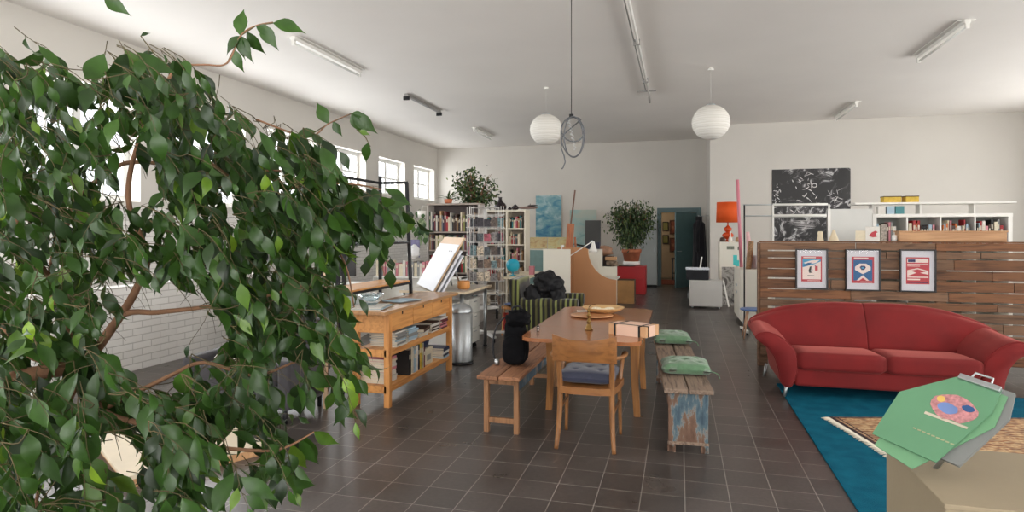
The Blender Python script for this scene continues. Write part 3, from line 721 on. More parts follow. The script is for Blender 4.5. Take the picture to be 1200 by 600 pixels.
# framed prints
matw = mat('passepartout', srgb(206, 204, 210), .7, var=.01)
blkf = mat('black frame', srgb(24, 20, 22), .35, var=.1)
inkr = mat('red ink', srgb(178, 52, 62), .6, var=.05); inkb = mat('blue ink', srgb(34, 92, 140), .6, var=.06); inkw = mat('cream ink', srgb(226, 208, 200), .6, var=.05)
inkn = mat('navy ink', srgb(30, 34, 84), .6); inkt = mat('sky ink', srgb(70, 150, 186), .6, var=.1); inkk = mat('dark ink', srgb(36, 40, 44), .6)
pane_m, tt, bb = nt('picture glass')
tr = N(tt, 'ShaderNodeBsdfTransparent'); gl = N(tt, 'ShaderNodeBsdfGlossy', Roughness=.04); ms_ = N(tt, 'ShaderNodeMixShader'); ms_.inputs[0].default_value = .02
tt.links.new(tr.outputs[0], ms_.inputs[1]); tt.links.new(gl.outputs[0], ms_.inputs[2]); tt.links.new(ms_.outputs[0], tt.nodes['Material Output'].inputs[0])
def framed(cx, cz, w, h, kind, label, rz=0):
    t = thing('framed_print', label, 'picture', (cx, 7.612, cz), rz)
    f = .016; y1 = -.0
    MB().box((-w/2, -.03, -h/2), (-w/2+f, 0, h/2)).box((w/2-f, -.03, -h/2), (w/2, 0, h/2)).box((-w/2+f, -.03, h/2-f), (w/2-f, 0, h/2)).box((-w/2+f, -.03, -h/2), (w/2-f, 0, -h/2+f)).build('picture_frame', blkf, t, bevel=.002)
    MB().box((-w/2+f, -.012, -h/2+f), (w/2-f, -.002, h/2-f)).build('mount', matw, t)
    pw, ph = w*.64, h*.63; b = MB(); M = [inkr, inkw, inkb, inkt, inkn, inkk]
    x0, x1, z0, z1 = -pw/2, pw/2, -ph/2-.0, ph/2+.0
    y = [-.0125]
    def q(a, c, e, g, mi):
        y[0] -= .0002; b.box((x0+pw*a, y[0], z0+ph*c), (x0+pw*e, y[0]+.0006, z0+ph*g), mi)
    def poly(pts, mi):
        y[0] -= .0002; b.prism([(x0+pw*u, z0+ph*v) for u, v in pts], y[0]+.0004, y[0], 'XZ', mi)
    if kind == 0:
        q(0, 0, 1, 1, 0); q(.06, .09, .94, .9, 1); poly([(.06, .9), (.94, .9), (.94, .8), (.6, .68), (.3, .62), (.06, .56)], 3)
        poly([(.1, .74), (.5, .84), (.9, .86), (.7, .74), (.3, .68)], 1); poly([(.06, .62), (.3, .74), (.55, .76), (.3, .62)], 2)
        poly([(.34, .42), (.42, .6), (.5, .6), (.46, .4), (.56, .36), (.4, .34)], 5); poly([(.48, .46), (.68, .66), (.72, .62), (.56, .42)], 2); poly([(.66, .44), (.8, .44), (.8, .62), (.66, .62)], 0); poly([(.56, .36), (.66, .4), (.66, .62), (.52, .6)], 1); q(.3, .22, .62, .25, 5); q(.1, .93, .7, .97, 1); q(.3, .03, .9, .05, 1)
    elif kind == 1:
        q(0, 0, 1, 1, 0); q(.08, .1, .92, .88, 2); poly([(.15, .62), (.35, .74), (.65, .74), (.85, .62), (.85, .5), (.5, .34), (.15, .5)], 1); poly([(.36, .6), (.42, .66), (.58, .66), (.64, .6), (.56, .5), (.44, .5)], 4); poly([(.42, .58), (.5, .62), (.58, .58), (.5, .54)], 3)
        poly([(.5, .3), (.78, .1), (.22, .1)], 1); poly([(.5, .2), (.66, .1), (.34, .1)], 0); q(.1, .93, .74, .97, 1); q(.4, .03, .9, .06, 1)
    else:
        q(0, 0, 1, 1, 0); q(.05, .8, .95, .95, 1); q(.08, .82, .4, .92, 4); q(.05, .72, .95, .75, 1); q(.05, .66, .6, .68, 1)
        poly([(.05, .52), (.5, .6), (.95, .5), (.95, .36), (.5, .44), (.05, .3)], 1); poly([(.2, .5), (.5, .56), (.85, .48), (.5, .4)], 0); q(.05, .24, .95, .28, 1); q(.05, .15, .6, .2, 1); q(.05, .05, .95, .08, 4)
    b.build('print', M, t)
    MB().box((-w/2+f, -.02, -h/2+f), (w/2-f, -.019, h/2-f)).build('picture_glass', pane_m, t)
    return t
framed(1.445, 1.133, .335, .455, 0, 'black-framed red-bordered print with pale blue sky hung first on the pallet wall')
framed(1.965, 1.13, .35, .465, 1, 'black-framed print of a blue field with cream hexagon, middle one on the pallet wall', .0)
framed(2.50, 1.13, .35, .465, 2, 'black-framed red print with white horizontal stripes on the pallet wall')
# things standing along the pallet top
def panel(name, label, cat, cx, cy, cz, w, h, th, m, rz=0., tilt=0.):
    o = MB().box((-w/2, -th/2, 0), (w/2, th/2, h)).build(name, m, None, bevel=.001, loc=(cx, cy, cz)); o.rotation_euler = (tilt, 0, rz); tag(o, label, cat); return o
TOPZ = 1.447
panel('greeting_card', 'plain cream card leaning on top of the pallet wall', 'card', 1.97, 7.69, TOPZ, .11, .12, .004, pm('cream'), -.3, -.15)
t = panel('greeting_card', 'white card with a red bird standing on top of the pallet wall', 'card', 2.08, 7.66, TOPZ, .14, .165, .004, pm('white'), -.1, -.08)
MB().prism([(-.04, .06), (-.01, .1), (.03, .12), (.05, .1), (.03, .09), (.04, .05), (.0, .045)], -.0032, -.0022, 'XZ').build('red_bird', inkr, t)
panel('greeting_card', 'narrow grey patterned card standing on the pallet wall beside the white bird card', 'card', 2.19, 7.67, TOPZ, .06, .19, .01, mat('speckled card', srgb(150, 140, 130), .7, var=.5, scale=60), .2)
t = thing('wooden_tray', 'long flat pale wooden box lying on top of the pallet wall', 'box', (2.83, 7.69, TOPZ))
wl = wood('light plywood', srgb(190, 146, 104), srgb(166, 120, 82), 'X', .5, 2.)
MB().box((-.5, -.08, 0), (.5, .08, .02)).box((-.5, -.08, .02), (.5, -.065, .1)).box((-.5, .065, .02), (.5, .08, .1)).box((-.5, -.065, .02), (-.485, .065, .1)).box((.485, -.065, .02), (.5, .065, .1)).build('box_body', wl, t, bevel=.003)
MB().box((-.51, -.088, .1), (.51, .088, .118)).build('lid', wl, t, bevel=.003)
for k, (x, w_, c) in enumerate(((2.3, .05, 'white'), (2.36, .035, 'white'))):
    o = MB().lathe([(w_*.5, 0), (w_*.55, .03), (w_*.5, .07), (w_*.44, .07), (w_*.44, .01), (.001, .01)], seg=16).build('cup', WHITEM, None, loc=(x, 7.68, TOPZ)); tag(o, ('larger' if k == 0 else 'smaller')+' white cup on the pallet wall beside the wooden box', 'cup')
# white bookshelf behind the pallet wall
t = thing('bookshelf', 'white square-celled bookshelf behind the pallet wall', 'bookshelf', (2.43, 8.95, 0))
cw = .375; n = 4
MB().box((0, 0, 1.742), (n*cw+.05, .38, 1.785)).build('top_panel', WHITEM, t, bevel=.002); MB().box((0, 0, .0), (n*cw+.05, .38, .04)).build('bottom_panel', WHITEM, t, bevel=.002)
for i in range(n+1): MB().box((i*cw+(0 if i in (0, n) else .014), .001, .04), (i*cw+(.045 if i in (0, n) else .03), .379, 1.742)).build('upright', WHITEM, t)
for k in range(1, 5):
    zz = .04+k*.3404
    for i in range(n): MB().box((i*cw+.045, .002, zz-.016), (i*cw+(.014+cw), .378, zz)).build('shelf', WHITEM, t)
MB().box((.02, .372, .04), (n*cw+.03, .379, 1.74)).build('back_panel', mat('grey backing', srgb(150, 152, 146), .7), t)
cols = ['white', 'cream', 'white', 'pink', 'black', 'pale blue', 'grey', 'red', 'cream', 'dark brown', 'orange']
for i in range(n):
    x0 = 2.43+i*cw+.05; bookrow(x0, x0+cw-.06, 8.965, 1.402, .22, .31, f'in {ORD[i]} cell of the white bookshelf behind the pallets', cols, .012, .04, .2, fill=.95 if i else .8)
t2 = thing('wall_shelf', 'long white board raised above the white bookshelf on short legs', 'shelf', (2.3, 8.95, 1.785))
MB().box((-.08, 0, .125), (1.72, .3, .15)).build('shelf_board', WHITEM, t2, bevel=.002)
for x in (.15, .7, 1.3): MB().box((x, .1, 0), (x+.02, .25, .125)).build('leg', WHITEM, t2)
for k, (x, w_, c, lab) in enumerate(((2.5, .085, 'white', 'white'), (2.6, .09, 'pale blue', 'pale blue'), (2.7, .1, 'teal', 'teal blue'))):
    o = MB().box((0, 0, 0), (w_, .1, .1)).build('storage_tin', mat('tin '+c, PAL[c], .35), None, bevel=.003, loc=(x, 8.97, 1.786)); tag(o, lab+' small square tin between the white bookshelf and the raised board', 'box')
for k, (x, w_, lab) in enumerate(((2.57, .2, 'wider'), (2.82, .15, 'narrower'))):
    tt_ = thing('yellow_box', f'{lab} yellow box with dark lid on top of the raised white board', 'box', (x, 8.98, 1.936))
    MB().box((0, 0, 0), (w_, .16, .07)).build('box_body', mat('yellow card', srgb(206, 172, 62), .6, var=.15, scale=25), tt_, bevel=.003)
    MB().box((-.003, -.003, .07), (w_+.003, .163, .082)).build('lid', mat('dark card', srgb(84, 66, 40), .6), tt_, bevel=.002)
# white partition panel
t = thing('display_panel', 'tall plain white display panel standing behind the pallet wall', 'panel', (1.80, 8.5, 0))
MB().box((0, 0, .0), (.5, .04, 1.84)).build('board', mat('panel white', srgb(206, 206, 202), .6, var=.02), t, bevel=.002)
MB().box((-.0, -.005, .0), (.035, .045, 1.845)).build('edge_post', WHITEM, t, bevel=.002)
for x in (.03, .44): MB().box((x, -.2, 0), (x+.03, .24, .03)).build('foot', WHITEM, t)
# big black and white poster on the projecting wall
def bwmat():
    m, t_, b = nt('black and white photograph')
    tc = N(t_, 'ShaderNodeTexCoord'); mp = N(t_, 'ShaderNodeMapping'); t_.links.new(tc.outputs['Object'], mp.inputs[0])
    n1 = N(t_, 'ShaderNodeTexNoise', Scale=3.4, Detail=10., Roughness=.62, Distortion=1.8); t_.links.new(mp.outputs[0], n1.inputs['Vector'])
    n2 = N(t_, 'ShaderNodeTexNoise', Scale=1.1, Detail=2.); t_.links.new(mp.outputs[0], n2.inputs['Vector'])
    ad = N(t_, 'ShaderNodeMath', operation='MULTIPLY_ADD'); ad.inputs[1].default_value = .5; t_.links.new(n2.outputs['Fac'], ad.inputs[0]); t_.links.new(n1.outputs['Fac'], ad.inputs[2])
    t_.links.new(ramp(t_, ad.outputs[0], [(.0, (.008,)*3), (.76, (.014, .013, .014)), (.83, (.09, .085, .09)), (.9, (.6, .6, .6)), (.95, (.25, .25, .25))]), b.inputs['Base Color'])
    b.inputs['Roughness'].default_value = .4; return m
t = thing('poster', 'large black and white photographic poster on the wall behind the pallets', 'poster', (3.02, BY-.012, 2.2))
MB().box((-.855, -.004, -.86), (.855, .006, .86)).build('poster_sheet', bwmat(), t)
b = MB(); wk = mat('poster white', srgb(226, 222, 222), .5); 
def stroke(px, pz, a, L, w_):
    c, s_ = math.cos(a), math.sin(a); px = max(-.83+L/2, min(.83-L/2, px)); pz = max(-.8, min(.84-L/2, pz)); q = [(-.5*L, 0), (-.1*L, w_), (.3*L, w_*.8), (.5*L, 0), (.2*L, -w_*.7), (-.2*L, -w_*.6)]
    b.prism([(px+u*c-v*s_, pz+u*s_+v*c) for u, v in q], -.0042, -.0052, 'XZ')
for _ in range(34):
    px = R.gauss(-.18, .14); pz = R.uniform(-.3, .82); stroke(px, pz, R.uniform(-1.5, 1.5), R.uniform(.05, .16), R.uniform(.004, .013))
for _ in range(18): stroke(R.gauss(.5, .1), R.gauss(.15, .1), R.uniform(-1.5, 1.5), R.uniform(.04, .16), R.uniform(.003, .009))
for _ in range(26): stroke(R.gauss(-.75, .05), R.gauss(.25, .14), R.uniform(-1.5, 1.5), R.uniform(.04, .1), R.uniform(.004, .012))
for k in range(7): stroke(-.2+.02*k, -.38-.03*k, R.uniform(-.1, .1), .7-.05*k, .006)
b.loft([[(.08+rr_*1.25*math.cos(a), yy_, .46+rr_*math.sin(a)) for a in [2*PI*k/20 for k in range(21)]] for rr_, yy_ in ((.05, -.0042), (.05, -.0052), (.035, -.0052), (.035, -.0042))], closed=False, cap=False); b.box((.01, -.0052, .4), (.026, -.0042, .6))
b.build('white_marks', wk, t)
# clothes rail
t = thing('garment_rail', 'white metal garment rail with two top bars behind the pallet wall', 'garment rail', (.97, 10.1, 0), .1)
for x in (0, .42, 1.22):
    w_ = .011 if x == 0 else .015
    MB().tube([(x, 0, .05), (x, 0, 1.97)], w_, 10).build('post', BLACKM if x == 0 else WHITEM, t)
MB().tube([(-.02, 0, 1.97), (.42, 0, 1.97)], .009, 10).tube([(-.0, 0, 1.80), (.42, 0, 1.80)], .009, 10).build('thin_bar', METAL, t)
MB().tube([(.42, 0, 1.97), (1.2, 0, 1.97)], .018, 10).build('top_bar', WHITEM, t); MB().tube([(.42, 0, 1.80), (1.22, 0, 1.80)], .022, 10).build('lower_bar', WHITEM, t)
for x in (0, 1.22): MB().box((x-.02, -.25, .03), (x+.02, .25, .06)).build('foot', WHITEM, t); MB().cyl((x-.012, -.22, .022), (x+.012, -.22, .022), .022).build('caster', BLACKM, t); MB().cyl((x-.012, .22, .022), (x+.012, .22, .022), .022).build('caster', BLACKM, t)
# little plinth with two cream figures
t = thing('plinth', 'plain white plinth behind the pallet wall carrying two cream vases', 'plinth', (1.72, 8.15, 0))
MB().box((-.2, -.14, 0), (.2, .14, 1.34)).build('column', mat('plinth paint', srgb(205, 203, 198), .7), t, bevel=.004); MB().box((-.215, -.155, 1.34), (.215, .155, 1.37)).build('cap', mat('plinth paint', None), t, bevel=.003)
cr = mat('cream ceramic', srgb(222, 206, 176), .5, var=.04)
o = MB().lathe([(.001, 0), (.045, 0), (.05, .03), (.04, .08), (.028, .13), (.03, .17), (.022, .19), (.001, .19)], seg=20).build('vase', cr, None, loc=(1.64, 8.12, 1.37)); tag(o, 'straight cream vase on the plinth behind the pallet wall', 'vase')
o = MB().lathe([(.001, 0), (.075, 0), (.078, .03), (.06, .07), (.04, .12), (.018, .19), (.014, .21), (.001, .21)], seg=20).build('vase', cr, None, loc=(1.79, 8.13, 1.37)); tag(o, 'cone-shaped cream vase on the plinth behind the pallet wall', 'vase')
# pedestal with green posters
t = thing('pedestal', 'beige painted pedestal carrying a stack of green posters at the rug edge', 'pedestal', (1.03, 2.36, .0125))
pd = mat('beige pedestal paint', srgb(150, 136, 112), .8, var=.05, scale=3, bump=.1, bscale=40)
MB().box((-.27, -.27, 0), (.27, .27, .72)).build('body', pd, t, bevel=.004)
MB().box((-.275, -.275, .72), (.275, .275, .735)).build('top', pd, t, bevel=.003)
gm = mat('green poster paper', srgb(92, 138, 104), .75, var=.04, scale=6)
gm2 = mat('green poster paper shade two', srgb(104, 150, 112), .75, var=.04, scale=6)
U = at
def sheet(parent, pts, m, name, th=.004):
    """flat sheet: polygon given on a slanted plane, extruded backwards"""
    P = [Vector(p) for p in pts]; n_ = (P[1]-P[0]).cross(P[2]-P[0]).normalized()
    if n_.y > 0: n_ = -n_
    b = MB(); k = len(P); b.add([*P, *[p-n_*th for p in P]], [tuple(range(k)), tuple(range(k, 2*k))[::-1]]+[(i, k+i, k+(i+1) % k, (i+1) % k) for i in range(k)])
    return b.build(name, m, parent)
# board frame: a display board leaning back on the pedestal, facing the window side
o0 = at(1023, 509, 2.28); t = thing('poster_stack', 'stack of green posters with a colourful picture clamped to a board on the pedestal', 'poster')
A = at(1036, 450, 2.22); Cc = at(1022, 508, 2.12); D = at(1075, 532, 2.0)
ex = (D-Cc).normalized(); up = (A-Cc); up = (up-ex*up.dot(ex)).normalized()
def pl(u, v, off=0.):
    n_ = ex.cross(up).normalized()
    if n_.y > 0: n_ = -n_
    return Cc+ex*u+up*v+n_*off
sheet(t, [pl(0, 0), pl(.20, 0), pl(.26, .24), pl(.25, .33), pl(.13, .33), pl(.0, .19)], gm, 'front_poster')
sheet(t, [pl(.02, -.03, -.012), pl(.15, -.05, -.012), pl(.28, .2, -.012), pl(.27, .32, -.012), pl(.15, .33, -.012), pl(.03, .18, -.012)], gm2, 'rear_poster')
sheet(t, [pl(.07, .03, -.02), pl(.25, .03, -.02), pl(.3, .25, -.02), pl(.28, .345, -.02), pl(.16, .345, -.02), pl(.08, .22, -.02)], mat('board grey', srgb(120, 122, 120), .6), 'backing_board', .012)
def blob(cx, cz, rx, rz_, off, m, nm, nn=18, seed=0.):
    pts = []
    for k in range(nn):
        a = 2*PI*k/nn; r = 1+.18*noise.noise(Vector((math.cos(a)*2+seed, math.sin(a)*2, seed)))
        pts.append(pl(cx+rx*r*math.cos(a), cz+rz_*r*math.sin(a), off))
    sheet(t, pts, m, nm, .0008)
pk = mat('pink print', srgb(176, 120, 122), .7, var=.35, scale=90)
blob(.165, .205, .068, .05, .0015, pk, 'picture_print')
blob(.15, .195, .03, .02, .0025, mat('periwinkle print', srgb(104, 128, 178), .7), 'picture_detail', seed=3)
blob(.2, .22, .018, .012, .0027, mat('dark blue print', srgb(40, 80, 130), .7), 'picture_detail', seed=5)
blob(.12, .22, .012, .012, .0028, mat('yellow print', srgb(206, 170, 90), .7), 'picture_detail', seed=6)
sheet(t, [pl(.1, .145, .0015), pl(.225, .15, .0015), pl(.225, .158, .0015), pl(.1, .155, .0015)], mat('pale pink line', srgb(190, 178, 160), .7), 'caption_line', .0008)
for k in range(9): sheet(t, [pl(.095+.014*k, .078, .0015), pl(.105+.014*k, .079, .0015), pl(.105+.014*k, .084, .0015), pl(.095+.014*k, .083, .0015)], mat('pale red type', srgb(158, 158, 124), .7), 'lettering', .0008)
b = MB(); b.hexa([pl(.13, .315, -.04), pl(.25, .315, -.04), pl(.25, .315, .012), pl(.13, .315, .012), pl(.13, .335, -.04), pl(.25, .335, -.04), pl(.25, .335, .012), pl(.13, .335, .012)]); b.build('clip', METAL, t, bevel=.002)
b = MB(); b.tube([pl(.16, .33, .0), pl(.165, .36, .0), pl(.215, .36, .0), pl(.22, .33, .0)], .004, 8); b.build('clip_lever', METAL, t)
# what holds the board: a strut down to the pedestal top
bt = pl(.2, .02, -.04); b = MB(); b.tube([pl(.22, .25, -.04), Vector((bt.x+.02, bt.y+.12, .737))], .008, 8); b.build('prop', METAL, t)
# blue stool peeping out behind the sofa
p = at(880, 362, 9.0)
t = thing('stool', 'blue-topped stool with splayed pale legs beside the end of the pallet wall', 'stool', (p.x+.02, p.y, 0))
MB().lathe([(.001, 0), (.14, 0), (.17, .012), (.175, .022), (.16, .034), (.08, .03), (.001, .028)], (0, 0, .40), 28).build('seat', mat('blue seat', srgb(86, 116, 168), .4), t)
for k in range(4):
    a = PI/4+PI/2*k; MB().tube([(.09*math.cos(a), .09*math.sin(a), .402), (.18*math.cos(a), .18*math.sin(a), 0)], [.013, .009], 10).build('leg', wood('pale pink legs', srgb(206, 164, 134), srgb(186, 140, 110), 'Z'), t)
# ================================================================ window side
pine = wood('orange pine', srgb(206, 146, 84), srgb(180, 118, 62), 'Y', .45, 2.2, bump=.08)
pinez = wood('orange pine upright', srgb(204, 142, 80), srgb(178, 116, 60), 'Z', .45, 2.2, bump=.08)
topm = wood('worn pine top', srgb(176, 132, 90), srgb(150, 108, 72), 'Y', .3, 2.2, bump=.05)
X0, X1, Y0, Y1 = -2.915, -2.44, 4.8, 6.62
t = thing('workbench', 'orange pine workbench with three drawers and two open shelves', 'table', (0, 0, 0))
MB().box((X0, Y0, .83), (X1, Y1, .86)).build('worktop', topm, t, bevel=.004)
for x in (X0+.09, X1-.075):
    for y in (Y0+.13, Y1-.19): MB().box((x, y, 0), (x+.055, y+.055, .83)).build('leg', pinez, t, bevel=.004)
xa, xb = X0+.1, X1-.03; ya, yb = Y0+.13, Y1-.135
MB().box((xa, ya+.012, .655), (xb-.03, ya+.035, .83)).box((xa, yb-.035, .655), (xb-.03, yb-.012, .83)).box((xa, ya+.05, .655), (xa+.02, yb-.05, .83)).build('apron', pine, t, bevel=.002)
L = (yb-ya-.11)/3
for k in range(3):
    y = ya+.055+k*L; d = MB().box((xb-.03, y+.004, .66), (xb-.004, y+L-.004, .822)).build('drawer', pine, t, bevel=.003)
    MB().box((xb-.005, y+L/2-.012, .792), (xb-.0025, y+L/2+.012, .822)).build('finger_slot', BLACKM, d)
for z, nm in ((.48, 'middle'), (.16, 'lower')):
    MB().box((xa, ya+.02, z+.0), (xb-.006, yb-.02, z+.022)).box((xb-.02, ya+.05, z-.03), (xb-.002, yb-.05, z+.0)).build('shelf', pine, t, bevel=.002)
    MB().box((xa, ya+.0, z-.035), (xb-.02, ya+.02, z+.03)).build('end_rail', pine, t, bevel=.002)
# magazines and books on the bench shelves
def pile(x, y, z, n, w, h, tmin, tmax, cols, where, noun='magazine', rz=0., jit=.05, grp=None):
    zz = z
    for k in range(n):
        c = R.choice(cols); th = R.uniform(tmin, tmax)
        pos = 'lowest' if k == 0 else ('topmost' if k == n-1 else ORD[k]+' from the bottom')
        book(x+R.uniform(-.008, .008), y+R.uniform(-.01, .01), zz, w*R.uniform(.93, 1), h*R.uniform(.93, 1), th, c, f'{c} {noun} {where}, {pos}', cat=noun, rz=rz+R.uniform(-jit, jit), lying=True, name=noun)
        zz += th+.0006
    return zz
mcx = (xa+xb)/2
pile(mcx-.03, 5.13, .1822, 9, .27, .22, .02, .034, ['white', 'cream', 'white', 'cream', 'pink'], 'near end of bench lower shelf', 'catalogue')
pile(mcx+.03, 5.22, .5022, 9, .27, .22, .012, .016, ['white', 'pale blue', 'grey', 'pale blue'], 'near end of bench middle shelf')
pile(mcx+.03, 5.48, .5022, 8, .27, .22, .012, .018, ['white', 'grey', 'teal', 'pale blue'], 'in second pile, bench middle shelf')
zt = pile(mcx+.03, 5.75, .5022, 3, .27, .22, .012, .018, ['white', 'grey', 'cream'], 'in third pile, bench middle shelf')
book(mcx+.03, 5.78, zt+.002, .28, .3, .03, 'dark brown', 'large dark brown album lying on the third magazine pile of the bench', lying=True, rz=.2)
pile(mcx+.03, 6.05, .5022, 7, .27, .2, .012, .016, ['white', 'white', 'dark brown'], 'in fourth pile, bench middle shelf')
pile(mcx+.03, 6.29, .5022, 7, .27, .2, .012, .018, ['maroon', 'white', 'pink', 'red'], 'in deepest pile, bench middle shelf')
y = 5.4
for k, (c, w_, h_) in enumerate((('black', .05, .24), ('cream', .035, .255), ('white', .02, .24), ('pale blue', .045, .22), ('white', .05, .25), ('navy', .03, .25), ('yellow', .04, .262), ('olive', .03, .255), ('cream', .02, .25), ('maroon', .03, .2))):
    o = book(xb-.02, y, .1822, .2, h_, w_, c, f'{c} upright book on the bench lower shelf, {ORD[k]} from the near end', rz=PI/2); y += w_+.004
y0 = y
t = thing('archive_box', 'cream cardboard archive box on the bench lower shelf beside the upright books', 'box', (xb-.14, y0+.14, .182))
MB().box((-.1, -.1, 0), (.1, .1, .14)).build('box_body', mat('cream card', srgb(206, 196, 172), .7), t, bevel=.002); MB().box((-.102, -.102, .14), (.102, .102, .17)).build('lid', mat('cream card', None), t, bevel=.002); MB().box((.1002, -.05, .04), (.1015, .05, .1)).build('label_plate', pm('grey'), t)
t = thing('plastic_tub', 'dark blue plastic tub stacked on the cream archive box of the bench', 'tub', (xb-.14, y0+.14, .3525))
MB().lathe([(.001, 0), (.08, 0), (.095, .06), (.1, .065), (.096, .068), (.001, .06)], seg=20).build('tub_body', mat('dark blue plastic', srgb(44, 54, 84), .35), t)
pile(mcx+.05, 6.3, .1822, 6, .26, .2, .016, .02, ['white', 'pale blue', 'navy', 'white'], 'deep end of bench lower shelf', rz=.05)
# black storage box at near end of the middle shelf
# on the worktop
pile(-2.7, 5.05, .862, 3, .3, .38, .004, .008, ['pale blue', 'white', 'pale blue'], 'on near end of workbench top', 'folder', rz=.2)
pile(-2.66, 5.62, .862, 3, .24, .32, .003, .005, ['pale blue', 'white', 'grey'], 'on middle of workbench top', 'folder', rz=-.3)
t = thing('glass_bowl', 'clear pale blue glass bowl on the near end of the workbench', 'bowl', (-2.72, 5.08, .888))
clear = mat('clear glass', srgb(214, 230, 236), .05, var=.01, trans=.85); clear.node_tree.nodes['Principled BSDF'].inputs['IOR'].default_value = 1.3
MB().lathe([(.001, 0), (.05, 0), (.09, .04), (.115, .1), (.118, .1), (.094, .04), (.052, .006), (.001, .006)], seg=28).build('bowl_body', clear, t)
# wooden upright at the near end
o = MB().box((-.018, -.012, 0), (.018, .012, 1.5)).build('wooden_batten', wood('pale batten', srgb(206, 176, 146), srgb(184, 150, 120), 'Z'), None, bevel=.002, loc=(-3.0, 4.78, 0)); tag(o, 'slim pale wooden batten standing at the near end of the workbench', 'batten')
# black rack behind the bench
t = thing('steel_rack', 'tall black steel shelving rack standing behind the pine workbench', 'rack', (0, 0, 0))
RA, RB = 4.95, 6.5; XF, XK = -2.955, -3.36
for y in (RA, RB):
    MB().bar((XF+.02, y, 0), (XF-.07, y, 2.12), .032).build('post', BLACKM, t); MB().bar((XK, y, 0), (XK, y, 2.2), .03).build('post', BLACKM, t)
    MB().bar((XF-.06, y, 2.12), (XK, y, 2.12), .028).bar((XF-.04, y, 1.43), (XK, y, 1.43), .02).bar((XF-.02, y, .98), (XK, y, .98), .02).bar((XF-.05, y, 1.9), (XK, y, 1.9), .02).build('cross_bar', BLACKM, t)
MB().bar((XF-.038, RA, 1.43), (XF-.038, RB, 1.43), .022).bar((XK, RA, 1.43), (XK, RB, 1.43), .022).build('side_bar', BLACKM, t)
MB().bar((XF-.02, RA, .97), (XF-.02, RB, .97), .024).bar((XK, RA, .97), (XK, RB, .97), .022).build('side_bar', BLACKM, t)
MB().bar((XK, RA, 2.12), (XK, RB, 2.12), .026).build('side_bar', BLACKM, t)
MB().bar((XK, RA+.75, .9), (XK, RA+.75, 2.12), .03).build('post', BLACKM, t)
MB().box((XK+.01, RA, 1.443), (XF-.03, RB, 1.449)).build('glass_shelf', clear, t)
MB().box((XK+.01, RA, .983), (XF-.02, RB, 1.0)).build('wood_shelf', pine, t, bevel=.002)
def jar(x, y, z, r, h, m, label, cat, name, lid=None):
    t = thing(name, label, cat, (x, y, z))
    MB().lathe([(.001, 0), (r*.9, 0), (r, .01), (r, h*.8), (r*.85, h*.9), (r*.8, h), (r*.75, h), (r*.8, h*.88), (r*.92, h*.78), (r*.92, .012), (.001, .01)], seg=22).build('jar_body', m, t)
    if lid: MB().lathe([(.001, 0), (r*.82, 0), (r*.82, .02), (.001, .02)], (0, 0, h), 20).build('lid', lid, t)
    return t
amber = mat('smoky amber glass', srgb(120, 92, 84), .15, var=.2)
jar(-3.15, 5.42, 1.45, .06, .2, amber, 'smoky brown glass jar on the glass shelf of the black rack', 'jar', 'glass_jar')
jar(-3.18, 5.18, 1.45, .055, .19, clear, 'clear tall glass vase on the glass shelf of the black rack', 'vase', 'glass_vase')
jar(-3.2, 5.86, 1.45, .045, .12, mat('teal glass', srgb(110, 160, 156), .1, trans=.4), 'small teal glass jar on the glass shelf of the black rack', 'jar', 'glass_jar')
# white low bookcase by the wall, beyond the rack
t = thing('low_bookcase', 'low white bookcase under the windows seen through the black rack', 'bookcase', (-5.0, 9.4, 0))
MB().box((0, 0, .03), (1.6, .3, .07)).box((0, 0, .40), (1.6, .3, .42)).box((0, 0, .78), (1.6, .3, .81)).box((0, .28, .07), (1.6, .3, .78)).box((0, 0, 0), (.02, .28, .81)).box((1.58, 0, 0), (1.6, .28, .81)).build('carcass', WHITEM, t, bevel=.002)
bookrow(-4.95, -3.5, 9.42, .812, .2, .27, 'on top of the low white bookcase', ['white', 'white', 'cream', 'grey', 'pink', 'cream'], .03, .06, .18, fill=.85)
o = MB().loft(lump(0, 0, .11, .11, .1, .11, 2, .3, 5, 16, 12, seed=2)).build('paper_ball', mat('crumpled white paper', srgb(226, 226, 228), .8, bump=.6, bscale=12), None, loc=(-4.1, 9.6, 1.06)); 
o.location = (-4.35, 9.62, 1.1); tag(o, 'crumpled white paper ball on the books of the low white bookcase', 'ornament')
o = MB().box((-.1, -.006, 0), (.1, .006, .3)).build('leaning_card', mat('violet print', srgb(112, 108, 140), .7, var=.25, scale=20), None, loc=(-4.38, 9.72, 1.12)); tag(o, 'violet printed card propped behind the crumpled paper ball', 'card')
# small picture and dark screen on the wall side
panel('picture', 'small dark framed picture standing on the low white bookcase', 'picture', -4.9, 9.55, .812, .14, .5, .012, mat('small dark print', srgb(64, 62, 56), .5, var=.6, scale=20))
t = thing('monitor', 'black flat screen standing on a low cupboard behind the black rack', 'monitor', (-5.0, 8.3, .781), .2)
MB().box((-.28, -.015, .1), (.28, .02, .45)).build('screen', mat('screen black', srgb(16, 16, 18), .2), t, bevel=.004); MB().box((-.02, .0, 0), (.02, .02, .12)).box((-.12, -.08, 0), (.12, .09, .012)).build('stand', BLACKM, t)
t = thing('cupboard', 'low grey cupboard carrying the black flat screen near the white brick wall', 'cupboard', (-5.5, 7.95, 0), .2)
MB().box((0, 0, 0), (1.0, .5, .78)).build('carcass', WHITEM, t, bevel=.003); MB().box((.01, -.018, .03), (.495, -.001, .76)).build('door', greyw, t, bevel=.002); MB().box((.505, -.018, .03), (.99, -.001, .76)).build('door', greyw, t, bevel=.002)
